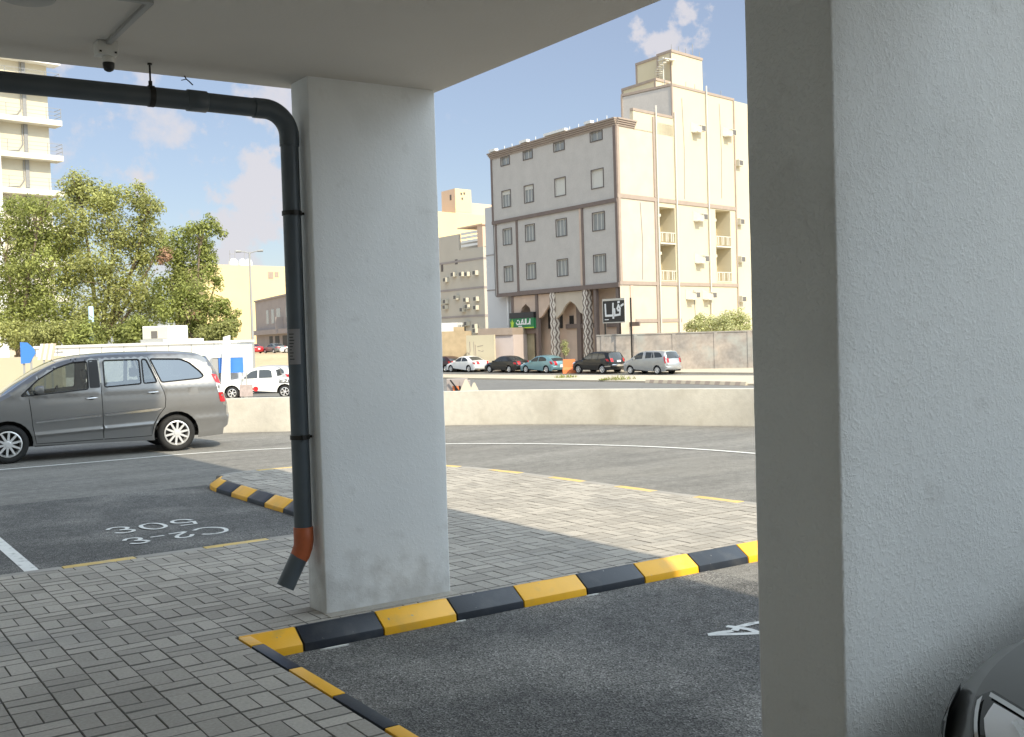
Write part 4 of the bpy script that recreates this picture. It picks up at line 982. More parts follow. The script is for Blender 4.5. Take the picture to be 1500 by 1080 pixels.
for a, z0, z1 in ((3.1,6.2,12.8),(9.6,13.5,22.5),(15.6,14,22.8),(10.7,0.5,5.4)): b.tube([(Vd[0]*a+VN[0]*.03,Vd[1]*a+VN[1]*.03,Z(z0)),(Vd[0]*(a+.15)+VN[0]*.03,Vd[1]*(a+.15)+VN[1]*.03,Z((z0+z1)/2)),(Vd[0]*(a-.05)+VN[0]*.03,Vd[1]*(a-.05)+VN[1]*.03,Z(z1))], .025, 5)
obj('cable', b, M['railg'], hb)
# rooftop blocks
p2 = at(961,130,101); p3 = at(984,100,102.5); p4 = at(968,100,104)
def block(nm, P, ll, lr, z0, z1, parent=hb):
    x, y = P.x-BX, P.y-BY; b = MB()
    b.prism([(x,y),(x,y+ll),(x+Vd[0]*lr,y+Vd[1]*lr+ll),(x+Vd[0]*lr,y+Vd[1]*lr)], Z(z0), Z(z1)); o = obj(nm, b, M['cream'], parent)
    t = MB(); t.ob((x,y),U,UN,-.1,ll+.05,-.1,.08,Z(z1)-.02,Z(z1)+.22); t.ob((x,y),Vd,VN,-.02,lr+.05,-.1,.08,Z(z1)-.02,Z(z1)+.22); t.ob((x,y),U,UN,-.02,.2,0,.06,Z(z0),Z(z1)-.02); t.ob((x,y),U,UN,ll-.15,ll+.05,0,.06,Z(z0),Z(z1)-.02)
    obj('trim_band', t, M['trim_lt'], o)
    return o
block('roof_block', p2, 4.9, 4.0, 19, 25.2)
rb = block('roof_block', p3, 2.0, 5.1, 19, 28.2)
block('roof_block', p4, 3.6, 4, 19, 28.1)
b = MB(); sx, sy = p3.x-BX-1.0, p3.y-BY+.1
for k in range(13):
    q = k*.42; b.box(sx-.05+.0, sx+.05, sy-.05, sy+.05, Z(24.8), Z(27.6)) if k == 0 else None
    b.add([(sx+.06*cos(q),sy+.06*sin(q),Z(25.2)+k*.17),(sx+.75*cos(q-.2),sy+.75*sin(q-.2),Z(25.2)+k*.17),(sx+.75*cos(q+.2),sy+.75*sin(q+.2),Z(25.2)+k*.17),(sx+.06*cos(q),sy+.06*sin(q),Z(25.26)+k*.17),(sx+.75*cos(q-.2),sy+.75*sin(q-.2),Z(25.26)+k*.17),(sx+.75*cos(q+.2),sy+.75*sin(q+.2),Z(25.26)+k*.17)],[(0,2,1),(3,4,5),(0,1,4,3),(1,2,5,4),(2,0,3,5)])
b.box(sx-.2,sx+1.2,sy-.5,sy+.5,Z(27.3),Z(27.42)); obj('spiral_stair', b, M['rail'], hb)
b = MB()
for a, q in ((8.4,-1),(9.5,-2),(10.8,-.4),(12.2,-.4),(14.5,-.4),(16.5,-.4)): b.ob(O,Vd,VN,a,a+.04,q,q+.04,Z(23.5),Z(24.2))
for k in range(5): b.box(p3.x-BX+.3+k*1.1,p3.x-BX+.34+k*1.1,p3.y-BY+.3+k*.2,p3.y-BY+.34+k*.2,Z(28.2),Z(29.0+.6*(k==3)))
obj('antenna', b, M['railg'], hb)
# ground floor of the left face: recessed wall, arches, patterned columns
b = MB(); b.box(1.3,1.6,.2,16.5,0,Z(5.7)); b.box(1.3,12,16.35,16.5,0,Z(5.7)); obj('ground_floor_wall', b, M['tan'], hb)
b = MB(); b.box(.0,1.7,.4,19.0,Z(5.62),Z(5.72)); obj('overhang_soffit', b, M['trim'], hb)
arch = [(9.3,5.5),(9.3,3.15),(9.05,3.3),(8.5,3.62),(8.1,4.05),(7.75,4.38),(7.1,4.68),(6.45,4.38),(6.05,4.0),(5.75,3.65),(5.3,3.45),(5.1,3.4),(5.1,5.5)]
b = MB().wprism(O,U,UN,[(a,Z(z)) for a,z in arch],-.32,-.10); obj('arch', b, M['pinkst'], hb)
b = MB().wprism(O,U,UN,[(12.0,Z(5.5)),(12.0,Z(3.3)),(11.5,Z(3.45)),(10.9,Z(3.95)),(10.3,Z(4.5)),(9.9,Z(4.75)),(9.9,Z(5.5))],-.32,-.12); obj('arch', b, M['tan'], hb)
b = MB().wprism(O,U,UN,[(16.2,Z(5.5)),(16.2,Z(3.7)),(15.1,Z(3.8)),(14.75,Z(4.35)),(14.1,Z(4.72)),(13.5,Z(4.35)),(13.2,Z(3.8)),(12.4,Z(3.7)),(12.4,Z(5.5))],-.32,-.12); obj('arch', b, M['tan'], hb)
b = MB(); b.ob(O,U,UN,16.1,16.4,-.35,-.02,0,Z(5.55)); b.ob(O,U,UN,12.05,12.4,-.35,-.02,0,Z(5.55)); b.ob(O,U,UN,12.4,16.1,-.3,-.05,Z(1.9),Z(2.35)); b.ob(O,U,UN,4.9,9.2,-1.25,-1.1,Z(2.25),Z(2.65)); b.ob(O,U,UN,6.9,7.5,-1.28,-1.05,0,Z(4.6)); b.ob(O,U,UN,3.3,3.65,-.35,-.02,0,Z(5.55)); b.ob(O,U,UN,-1.0,3.3,-1.25,-1.1,Z(2.25),Z(2.6)); b.ob(O,U,UN,.25,.6,-.3,.0,0,Z(5.55))
obj('dark_frame', b, M['trim'], hb)
b = MB(); b.ob(O,U,UN,13.0,15.6,-.28,-.22,.05,Z(1.9)); obj('shop_window', b, M['shopglass'], hb)
b = MB(); b.ob(O,U,UN,9.9,12.05,-1.28,-1.2,Z(2.3),Z(4.6)); b.ob(O,U,UN,8.2,8.75,-1.28,-1.2,Z(2.65),Z(3.4)); b.ob(O,U,UN,.6,2.9,-1.28,-1.2,Z(2.65),Z(4.6)); obj('shop_window', b, M['dark'], hb)
b = MB(); b.ob(O,U,UN,4.95,6.8,-1.28,-1.22,0,Z(-.2)); obj('doorway', b, M['dark'], hb)
def zigzag():
    m = mat('carved column', (.70,.64,.56), .8); t = m.node_tree; bs = t.nodes['Principled BSDF']
    tc = t.nodes.new('ShaderNodeTexCoord'); sp = t.nodes.new('ShaderNodeSeparateXYZ'); lk(t, tc.outputs['Object'], sp.inputs[0])
    def mth(op, a, b_=None):
        n = t.nodes.new('ShaderNodeMath'); n.operation = op
        for i, v in enumerate((a, b_)):
            if v is None: continue
            if hasattr(v, 'links'): lk(t, v, n.inputs[i])
            else: n.inputs[i].default_value = v
        return n.outputs[0]
    zz = mth('PINGPONG', mth('MULTIPLY', sp.outputs['Z'], 1.0), .42)
    ss = mth('ADD', mth('ADD', sp.outputs['Y'], sp.outputs['X']), mth('MULTIPLY', zz, .55))
    st = mth('GREATER_THAN', mth('FRACT', mth('MULTIPLY', ss, 2.6)), .55)
    mxn = t.nodes.new('ShaderNodeMix'); mxn.data_type = 'RGBA'; lk(t, st, mxn.inputs[0]); mxn.inputs[6].default_value = (.70,.64,.56,1); mxn.inputs[7].default_value = (.20,.155,.13,1)
    lk(t, mxn.outputs[2], bs.inputs['Base Color']); return m
M['zig'] = zigzag()
for s in (9.6, 4.72):
    b = MB().ob(O,U,UN,s-.30,s+.30,-.5,.12,0,Z(5.55)); obj('column', b, M['zig'], hb)
# signs
def strokes(mbx, o, d, n, polys, q, w, th=.02):
    for s in polys:
        for (a0,z0),(a1,z1) in zip(s, s[1:]):
            dx, dz = a1-a0, z1-z0; l = hypot(dx,dz) or 1e-6; ux, uz = dx/l*w*.45, dz/l*w*.45; nx, nz = -dz/l*w/2, dx/l*w/2
            mbx.wprism(o, d, n, [(a0-ux+nx,z0-uz+nz),(a0-ux-nx,z0-uz-nz),(a1+ux-nx,z1+uz-nz),(a1+ux+nx,z1+uz+nz)], q, q+th+R.uniform(0,.003))
sg = thing('shop_sign', 'green shop sign with white Arabic lettering over the shop window left of the arches', 'sign', (BX,BY,ZS))
# facing us the letters run with -y to the right
FU = (0,-1); FO = (0,16.3)
b = MB().ob(FO,FU,UN,0,3.95,-.02,.25,Z(2.4),Z(3.38)); obj('panel', b, M['green'], sg)
b = MB().ob(FO,FU,UN,-.05,4.0,-.04,.28,Z(3.382),Z(3.92)); obj('header', b, M['signblack'], sg)
b = MB(); strokes(b, FO, FU, UN, [[(1.1,Z(2.95)),(1.25,Z(2.80)),(1.6,Z(2.82)),(1.62,Z(3.1))],[(1.62,Z(2.82)),(1.95,Z(2.82)),(1.98,Z(3.05))],[(1.98,Z(2.82)),(2.25,Z(2.85)),(2.2,Z(3.12)),(2.0,Z(3.08))],[(2.3,Z(2.82)),(2.6,Z(2.82)),(2.62,Z(3.25))],[(2.75,Z(2.82)),(2.76,Z(3.26))],[(2.95,Z(2.82)),(3.2,Z(2.84)),(3.3,Z(3.05))],[(3.38,Z(2.8)),(3.39,Z(3.25))],[(2.1,Z(3.22)),(2.2,Z(3.24))],[(1.3,Z(3.15)),(1.45,Z(3.18))],[(1.5,Z(2.62)),(2.0,Z(2.6))]], .25, .12); obj('lettering', b, M['signwhite'], sg)
b = MB().wprism(FO,FU,UN,[(.15,Z(2.45)),(.55,Z(2.45)),(.62,Z(2.8)),(.75,Z(3.1)),(.55,Z(2.95)),(.42,Z(3.3)),(.32,Z(2.98)),(.12,Z(3.12)),(.25,Z(2.75))],.25,.28); obj('emblem', b, M['lime'], sg)
b = MB().ob(FO,FU,UN,0,3.95,.25,.265,Z(2.42),Z(2.52)); obj('stripe', b, M['lime'], sg)
bq = at(885.5,474,88.9)
bb = thing('billboard', 'black billboard with big white Arabic word on two posts above the old stained wall', 'sign', (bq.x,bq.y,ZS))
b = MB().ob(O,FU,UN,0,2.75,0,.12,Z(2.62),Z(4.35)); obj('panel', b, M['signblack'], bb)
b = MB(); b.ob(O,FU,UN,-.05,2.8,.02,.14,Z(4.352),Z(4.52)); b.ob(O,FU,UN,-.06,0,.02,.14,Z(2.6),Z(4.35)); b.ob(O,FU,UN,2.75,2.81,.02,.14,Z(2.6),Z(4.35)); b.ob(O,FU,UN,-.05,2.8,.02,.14,Z(2.54),Z(2.62)); obj('frame', b, M['rail'], bb)
for a in (0.0,3.3):
    b = MB().ob(O,FU,UN,a-.05,a+.05,-.12,-.02,0,Z(2.6 if a < 1 else 4.5)); obj('post', b, M['steel_dark'], bb)
b = MB(); strokes(b, O, FU, UN, [[(.32,Z(4.05)),(.36,Z(3.15)),(1.28,Z(3.15)),(1.32,Z(4.1))],[(1.50,Z(3.65)),(1.52,Z(3.15)),(2.15,Z(3.2)),(2.2,Z(3.7)),(2.0,Z(3.95)),(1.85,Z(3.7)),(1.95,Z(3.55)),(2.15,Z(3.55))],[(1.3,Z(2.97)),(1.36,Z(2.97))],[(1.98,Z(4.2)),(2.1,Z(4.22))],[(2.35,Z(3.9)),(2.6,Z(4.0))]], .12, .17); strokes(b, O, FU, UN, [[(.25,Z(2.83)),(.7,Z(2.83))]], .12, .07); obj('lettering', b, M['signwhite'], bb)
# old wall and planting behind it
wa, wb_ = at(874,505,88.3), at(1145,505,84.5)
dv = V((wb_.x-wa.x, wb_.y-wa.y)); L = dv.length; dv /= L; nv = (dv.y, -dv.x)
ow = thing('boundary_wall', 'old stained concrete wall with pale patches behind the silver minivan', 'wall', (wa.x,wa.y,ZS))
b = MB().ob(O,dv,nv,0,L,-.2,0,0,Z(1.52)); obj('wall_face', b, M['wallold'], ow)
b = MB().ob(O,dv,nv,-.02,L,-.24,.05,Z(1.522),Z(1.62)); obj('coping', b, M['wallold'], ow)
b = MB()
for a in (.5,3.2,6.3,9.6,12.2): b.ob(O,dv,nv,a-.14,a+.14,0,.05,0,Z(1.52))
obj('buttress', b, M['wallold'], ow)
# ------------------------------------------------------------------ foliage
M['leaf'] = mat('leaves', (.36,.39,.125), .6, island=.5, spec=.3, var=.25, vs=.35)
M['leaf_b'] = mat('leaves olive', (.42,.43,.16), .6, island=.45, spec=.3, var=.25, vs=.35)
M['leaf_c'] = mat('pale leaves', (.50,.51,.26), .7, island=.4, spec=.3)
for k in ('leaf','leaf_b','leaf_c'):
    t = M[k].node_tree; bs = t.nodes['Principled BSDF']; o = t.nodes['Material Output']
    tl = t.nodes.new('ShaderNodeBsdfTranslucent'); mxs = t.nodes.new('ShaderNodeMixShader'); mxs.inputs[0].default_value = .5
    src = bs.inputs['Base Color'].links[0].from_socket; lk(t, src, tl.inputs[0]); lk(t, bs.outputs[0], mxs.inputs[1]); lk(t, tl.outputs[0], mxs.inputs[2]); lk(t, mxs.outputs[0], o.inputs[0])
right2 = V((.83,-.557,0)); fwd2 = V((.557,.83,0))
def leafquad(b, p, s, nrm):
    u = nrm.cross(V((R.gauss(0,1),R.gauss(0,1),R.gauss(0,1)))).normalized(); w = nrm.cross(u)
    l, k = s*R.uniform(.7,1.3), s*R.uniform(.35,.6)
    b.add([p-u*l*.5, p+w*k*.5, p+u*l*.5, p-w*k*.5], [(0,1,2,3)])
def tree(label, px, D, base_y, blobs, n, leaf, m, trunk_r, limbs=7, name='tree', cat='tree', group='trees beyond the driveway', trunk=True):
    """blobs are (px, py, rx, ry) clumps measured on the sight lines at distance D, spread in depth"""
    g = at(px, base_y, D); base = V((g.x, g.y, ZS)); root = thing(name, label, cat, base, group=group)
    sc_ = D/F_PX; cl = []; tot = 0
    for x, y, rx, ry in blobs:
        c = at(x, y, D)+fwd2*R.uniform(-1,1)*rx*sc_*.7-base
        cl.append((c, rx*sc_, ry*sc_)); tot += rx*ry
    b = MB()
    for (c, rx, ry), bl in zip(cl, blobs):
        k = int(n*bl[2]*bl[3]/tot)
        sub = []
        for _ in range(max(6, int(14*rx))):
            v = V((R.gauss(0,1),R.gauss(0,1),R.gauss(0,1))).normalized()*R.random()**.45
            sub.append((c+V((v.x*rx,v.y*rx*.9,v.z*ry)), R.uniform(.26,.52)*min(rx,ry)+.15))
        for _ in range(k):
            sc0, sr = R.choice(sub); v = V((R.gauss(0,1),R.gauss(0,1),R.gauss(0,1))).normalized()
            p = sc0+v*sr*R.random()**.33 if R.random() < .8 else c+V((v.x*rx*1.15,v.y*rx*1.1,v.z*ry*1.15))*R.random()**.33
            if p.z < .1: continue
            nr = (v+V((0,0,.6))+V((R.gauss(0,.5),R.gauss(0,.5),R.gauss(0,.5)))).normalized()
            leafquad(b, p, leaf, nr)
    obj('crown', b, m, root)
    if trunk:
        b = MB(); top = sorted(cl, key=lambda q: -q[0].z)[:1][0][0]; fork = V((top.x*.15, top.y*.15, max(1.6, top.z*.22)))
        b.tube([V((0,0,-.05)), V((.1,.05,fork.z*.5)), fork], [trunk_r*1.25,trunk_r,trunk_r*.9], 10)
        for c, rx, ry in R.sample(cl, min(limbs,len(cl))):
            mid = fork.lerp(c, .55)+V((R.gauss(0,.3),R.gauss(0,.3),R.gauss(0,.3)+.2))
            b.tube([fork-V((0,0,.15)), fork.lerp(mid,.5)+V((0,0,.15)), mid, c], [trunk_r*.6,trunk_r*.45,trunk_r*.32,trunk_r*.12], 7)
            for _ in range(4):
                e = c+V((R.gauss(0,1)*rx*.6,R.gauss(0,1)*rx*.6,R.gauss(0,.6)*ry+.2)); b.tube([c.lerp(mid,R.uniform(.1,.6)), c.lerp(e,.5)+V((0,0,.1)), e], [trunk_r*.16,trunk_r*.1,trunk_r*.04], 5)
        obj('trunk', b, M['bark'], root, smooth=1)
    return root
tree('tallest leafy tree, in the middle of the group behind the white cabin', 150, 76, 505,
  [(112,268,22,22),(100,300,24,24),(140,285,26,24),(165,300,28,26),(205,292,26,20),(222,305,18,18),(120,330,34,28),(170,340,36,28),(215,335,26,26),(95,360,30,28),(150,385,36,28),(200,375,34,28),(235,365,16,18),(110,410,34,30),(175,425,36,28),(215,430,28,30),(140,455,36,26),(190,470,34,26),(232,455,18,26)], 30000, .24, M['leaf_b'], .34, 8)
tree('broad leafy tree at the left edge in front of the pale apartment tower', 22, 74, 505,
  [(10,310,34,18),(40,300,30,16),(70,310,28,18),(0,345,40,28),(50,345,40,28),(84,350,22,22),(-30,350,40,34),(10,390,42,30),(60,395,38,30),(-30,420,40,40),(20,435,44,32),(70,440,38,30),(0,475,44,30),(50,478,40,28),(95,470,24,28)], 26000, .24, M['leaf'], .3, 6)
tree('leafy tree on the right of the group, leaning towards the lamp post', 285, 73, 505,
  [(310,330,13,12),(296,338,20,14),(322,340,9,8),(262,345,20,14),(250,372,22,20),(285,365,26,18),(270,395,30,22),(300,390,18,20),(250,420,26,24),(290,425,28,24),(315,412,10,12),(262,450,30,22),(305,455,24,20),(325,450,14,14),(280,478,34,16),(320,480,22,16),(340,462,10,12)], 17000, .23, M['leaf'], .24, 6)
for k, (x, ys, n, m) in enumerate([(60,[(20,490,40,18),(70,492,40,18),(105,485,20,20)],8000,'leaf_b'),(165,[(130,490,30,18),(175,490,34,18),(205,482,22,20)],8000,'leaf'),(322,[(300,490,20,12),(322,487,18,14),(338,480,12,12)],4500,'leaf_b')]):
    tree(['low bush under the left tree, behind the blue arrow board','low bush under the tallest tree, beside the pale blue post','low bush at the right end of the tree group, by the grey shop building'][k], x, 70, 512, ys, n, .22, M[m], .1, 3, 'bush', 'bush', 'bushes below the trees', trunk=False)
tree('pale green bush growing above the old stained wall', 1050, 89.5, 500, [(1015,476,14,8),(1035,472,18,12),(1060,470,20,12),(1082,466,16,12),(1070,478,24,9),(1040,482,24,7),(1092,476,12,12),(1020,484,16,7),(1060,486,30,8)], 4200, .26, M['leaf_c'], .1, 3, 'bush', 'bush', None, trunk=False)
tree('small pot plant between the patterned columns', 826, 92.5, 520, [(826,505,5,8),(828,516,5,6)], 350, .2, M['leaf_c'], .05, 2, 'shrub', 'plant', None)
rt = [o for o in col.objects if o.name.startswith('tree') and o.get('label','').startswith('leafy tree on the right')][0]
M['leaf_dry'] = mat('dry leaves', (.30,.17,.10), .8, island=.4)
b = MB()
for x, y, k, rr in ((243,372,260,.55),(236,380,160,.4),(288,462,160,.45)):
    c = at(x, y, 71.8)-rt.location
    for _ in range(k):
        v = V((R.gauss(0,1),R.gauss(0,1),R.gauss(0,1))).normalized()*rr*R.random()**.4; leafquad(b, c+v, .2, (v+V((0,0,.3))).normalized())
obj('dry_leaves', b, M['leaf_dry'], rt)['label'] = 'patch of dry brown leaves'
# ------------------------------------------------------------------ other buildings
def rbuilding(name, label, P, zb, ll, lr, zt, m, al=rad(90), ar_=A12, group=None):
    """corner at P; ll metres along the face that runs away to the left, lr along the face running right"""
    t = thing(name, label, 'building', (P.x,P.y,zb), group=group); u = (cos(al),sin(al)); v = (cos(ar_),sin(ar_))
    b = MB().prism([(0,0),(u[0]*ll,u[1]*ll),(u[0]*ll+v[0]*lr,u[1]*ll+v[1]*lr),(v[0]*lr,v[1]*lr)], 0, zt-zb); obj('wall', b, m, t)
    return t, u, (-u[1],u[0]), v, (v[1],-v[0])
# apartment tower on the left
LT = at(72,200,101); M['balcony_edge'] = mat('balcony edge', (.70,.66,.56), .8); M['tower_wall'] = mat('tower wall', (.62,.565,.44), .85, var=.03, vs=.5)
t, u, un, v, vn = rbuilding('apartment_tower', 'pale yellow apartment tower with stacked balconies at the left edge, behind the trees', V((LT.x,LT.y)), ZS, 12, .01, 28.2, M['cream'])
bpy.data.objects.remove([c for c in t.children][0])
b = MB(); Wd = 16.
wl = (-cos(A12),-sin(A12))      # runs left from the corner
b.prism([(0,0),(wl[0]*Wd,wl[1]*Wd),(wl[0]*Wd-2.5,wl[1]*Wd+12),(-2.5,12)], 0, 28.2-ZS)
obj('wall', b, M['tower_wall'], t)
zs = [23.05-3.27*k for k in range(-1,8)]
for k, zc in enumerate(zs):
    zc -= ZS
    f = MB().ob((0,0),wl,vn,-.8,5.0,-.5,1.1,zc-.5,zc); bl = obj('balcony', f, M['balcony_edge'], t)
    r_ = MB()
    for h in (.35,.7,1.05): r_.ob((0,0),wl,vn,-.75,5.0,1.01,1.05,zc+h,zc+h+.035); r_.ob((0,0),wl,vn,-.77,-.73,-.4,1.05,zc+h,zc+h+.035)
    for a in (-.75,.6,2.4,4.2): r_.ob((0,0),wl,vn,a,a+.04,1.01,1.05,zc,zc+1.08)
    obj('railing', r_, M['railg'], bl)
    d_ = MB().ob((0,0),wl,vn,2.0,2.35,0,.12,zc+.0,zc+2.77); d_.tube([V((wl[0]*2.5+vn[0]*.1,wl[1]*2.5+vn[1]*.1,zc+2.7)),V((wl[0]*2.5+vn[0]*.1,wl[1]*2.5+vn[1]*.1,zc+.9)),V((wl[0]*2.9+vn[0]*.1,wl[1]*2.9+vn[1]*.1,zc+.3)),V((wl[0]*4+vn[0]*.1,wl[1]*4+vn[1]*.1,zc+.15))], .05, 5)
    obj('duct', d_, M['railg'], bl)
f = MB().ob((0,0),wl,vn,5.0,8,0,1.4,0,25-ZS); obj('pier', f, M['whitepaint'], t)
f = MB().ob((0,0),wl,vn,-.9,9,-.5,1.0,28.2-ZS,28.9-ZS); obj('parapet', f, M['whitepaint'], t)
# yellow block and grey shop building behind the pole
q = at(300,470,220); 
t, u, un, v, vn = rbuilding('yellow_building', 'plain yellow building with white domes on its flat roof, behind the lamp post', q, -.6, 20, 30, 18.2, M['yellowb'])
b = MB()
for x, w in ((394,1.5),(404,1.1)):
    a = (x-300)*220/F_PX*1.18
    obj('window', MB().ob(O,v,vn,a,a+w*.9,0,.06,17.6-w,17.6), M['trim_lt'], t); obj('window', MB().ob(O,v,vn,a+.2,a+w,0,.06,9.9,11.2), M['trim_lt'], t)
for x in (350,363,372):
    a = (x-300)*220/F_PX*1.2; rr = .95 if x == 350 else .8
    b = MB().lathe([(rr,0),(rr*1.05,.5),(rr*.95,1.0),(rr*.6,1.45),(0,1.6)], (v[0]*a-vn[0]*2,v[1]*a-vn[1]*2,18.8), n=14); obj('roof_tank', b, M['whitepaint'], t, smooth=1)
b = MB()
for a in (6,7.2,9.5): b.box(v[0]*a+1,v[0]*a+1.08,v[1]*a+2,v[1]*a+2.08,18.8,22)
b.box(v[0]*6+1,v[0]*7.2+1,v[1]*6+2,v[1]*6+2.1,21.2,21.3); obj('antenna', b, M['railg'], t)
q = at(428,470,168)
t, u, un, v, vn = rbuilding('shop_building', 'mauve grey two storey shop building with a shaded upper floor, behind the lamp post', q, -.3, 30, 25, 9.3, M['greyb'], al=rad(80))
b = MB()
for a, w in ((1.0,3.2),(8.5,3.0),(13.5,2.2),(18,2)): obj('window', MB().ob(O,u,un,a,a+w,0,.05,5.3,7.7), M['pane'], t)
for a, w in ((2.5,4.8),(10,3.2),(15.5,2.5)): obj('shopfront', MB().ob(O,u,un,a,a+w,0,.06,.3,3.2), M['dark'], t)
b = MB(); b.ob(O,u,un,-.2,30,0,.9,3.5,4.3); b.ob(O,u,un,6.7,7.1,.0,1.2,3.6,6.2); b.ob(O,u,un,-.1,30,0,.25,9.5,9.75); obj('canopy', b, M['greyb'], t)
b = MB().add([(0,0,0)]+[], []); 
# sandy rise they stand on
e = [at(255,520,140), at(470,520,140), at(520,520,420), at(200,520,420)]; e2 = [at(255,540,118), at(470,540,118)]
b = MB().add([(e2[0].x,e2[0].y,-1.47),(e2[1].x,e2[1].y,-1.47),(e[0].x,e[0].y,.23),(e[1].x,e[1].y,.23),(e[2].x,e[2].y,.23),(e[3].x,e[3].y,.23)],[(0,1,3,2),(2,3,4,5)])
struct('sandy_rise', b, M['sand'])
# buildings between the pillar and the corner building
q = at(708.7,400,130)
t, u, un, v, vn = rbuilding('beige_building', 'shaded beige apartment block with scattered air conditioners, seen beside the central pillar', q, ZS, 24, 7, 12.6, M['beigeb'])
b = MB()
for z in (11.1,7.6,4.2): b.ob(O,u,un,-.05,24,0,.05,z-ZS,z+.25-ZS); b.ob(O,v,vn,-.05,7,0,.05,z-ZS,z+.25-ZS)
obj('band', b, M['greyb'], t)
b = MB()
k = 0
for z in (9.1,6.2,5.1,2.9,1.9):
    for a in (1.4,3.2,4.4,6.2,8.6,10.2):
        if R.random() < .72:
            a2 = a+R.uniform(-.4,.4); zz = z+R.uniform(-.35,.35)
            f = MB().ob(O,u,un,a2,a2+.75,.05,.5,zz-ZS,zz+.55-ZS); ac = obj('air_conditioner', f, M['ac'], t)
            g = MB().ob(O,u,un,a2+.1,a2+.65,.5,.52,zz+.06-ZS,zz+.49-ZS); obj('grille', g, M['acgr'], ac)
for a, z, w, h in ((9.6,12.2,.5,1.1),(6.0,12.9,.6,.6)): obj('window', MB().ob(O,u,un,a,a+w,0,.04,z-ZS-2,z+h-ZS-2), M['fram'], t)
b = MB(); b.ob(O,u,un,5.6,24,-.3,.0,12.6-ZS,14.6-ZS); b.ob(O,u,un,0,24,-6,-3,12.6-ZS,14.0-ZS); obj('parapet', b, M['beigeb'], t)
b = MB()
for z in (12.9,13.4,13.9,14.4): b.ob(O,u,un,1.3,5.2,-.3,-.1,z-ZS,z+.28-ZS)
obj('slatted_screen', b, M['whitepaint'], t)
b = MB(); b.ob(O,u,un,-.2,5.6,-4,.15,15.2-ZS,15.35-ZS); b.ob(O,u,un,.0,1.2,-3,.0,12.6-ZS,15.2-ZS); obj('roof_shelter', b, M['peach'], t)
q = at(640,400,178)
t, u, un, v, vn = rbuilding('far_yellow_building', 'far yellow building with a stepped roof tower above the shaded beige block', q, ZS, 14, 20, 22.6, M['yellowb'])
a0 = at(667,300,181); x, y = a0.x-q.x, a0.y-q.y
b = MB().prism([(x,y),(x,y+4.5),(x+v[0]*3.7,y+4.5+v[1]*3.7),(x+v[0]*3.7,y+v[1]*3.7)], 22.6-ZS, 26.7-ZS); tw = obj('roof_tower', b, M['peach'], t)  # peach left face and yellow front put shade and sunlight into the colour
b = MB(); b.ob((x,y),v,vn,.0,3.7,0,.03,22.8-ZS,26.7-ZS); obj('tower_lit_front', b, M['yellowb'], tw)
for a, z in ((1.2,25.7),(1.9,25.8),(1.4,24.9)): obj('window', MB().ob((x,y),v,vn,a,a+.4,.03,.06,z-ZS,z+.4-ZS), M['fram'], tw)
obj('window', MB().ob((x,y),U,UN,1.2,1.7,0,.05,24.9-ZS,25.8-ZS), M['fram'], tw)
b = MB().ob((0,0),v,vn,7.6,20,-3,-.5,22.6-ZS,24.6-ZS); obj('roof_terrace', b, M['peach'], t)
q = at(747,400,105)
t, u, un, v, vn = rbuilding('white_building', 'narrow bluish white building edge just left of the corner building', q, ZS, 4.2, 6, 14.6, mat('bluish white render', (.62,.615,.61), .85, var=.04, vs=.4))
b = MB(); b.ob(O,u,un,0,4.2,0,.04,6.3-ZS,6.42-ZS); b.ob(O,u,un,0,4.2,0,.04,9.8-ZS,9.9-ZS); obj('joint_band', b, M['greyb'], t)
f = MB().tube([V((-.2,.2,0)),V((-.2,.2,9-ZS))], .12, 8); obj('downpipe', f, M['whitepaint'], t)
# low walls and gate left of the shops
q0, q1 = at(703,500,101), at(752,500,99.5); dv2 = V((q1.x-q0.x,q1.y-q0.y)); l2 = dv2.length; dv2 /= l2; nv2 = (dv2.y,-dv2.x)
g = thing('lean_to', 'pinkish grey lean-to with a brown cornice left of the green shop sign', 'building', (q0.x,q0.y,ZS))
b = MB().ob(O,dv2,nv2,0,l2,-3,0,0,1.85-ZS); obj('wall', b, M['greyb'] if False else mat('pink grey', (.55,.48,.46), .85, var=.06, vs=1), g)
b = MB().ob(O,dv2,nv2,-.1,l2,-3,.15,1.852-ZS,2.5-ZS); obj('cornice', b, M['trim_lt'], g)
q0, q1 = at(683,500,100.5), at(724,500,99); dv2 = V((q1.x-q0.x,q1.y-q0.y)); l2 = dv2.length; dv2 /= l2; nv2 = (dv2.y,-dv2.x)
g = thing('gate_wall', 'sunlit cream gate wall with a few dark scribbles behind the white saloon', 'wall', (q0.x,q0.y,ZS))
b = MB().ob(O,dv2,nv2,0,l2,-.2,0,0,1.9-ZS); obj('wall_face', b, M['cream'], g)
b = MB(); strokes(b, O, dv2, nv2, [[(.38,Z(1.3)),(.42,Z(.5)),(.3,Z(.15)),(.12,Z(.35))],[(1.2,Z(.85)),(1.8,Z(.95))],[(1.3,Z(.5)),(1.5,Z(.45))],[(1.65,Z(.4)),(1.85,Z(.45))],[(1.0,Z(1.0)),(1.02,Z(-.4))],[(.82,Z(1.3)),(.84,Z(-.6))]], 0, .05); obj('scribble', b, M['trim_lt'], g)
q0, q1 = at(630,500,104), at(690,500,103); dv2 = V((q1.x-q0.x,q1.y-q0.y)); l2 = dv2.length; dv2 /= l2; nv2 = (dv2.y,-dv2.x)
b = MB().ob(O,dv2,nv2,0,l2,-.25,0,0,2.35-ZS); b.ob(O,dv2,nv2,2.4,3.4,-.25,.01,2.34-ZS,2.75-ZS)
one('sandy_wall', b, M['sand'], 'rough sandy block wall right beside the central pillar, left of the cream gate wall', 'wall', loc=(q0.x,q0.y,ZS))
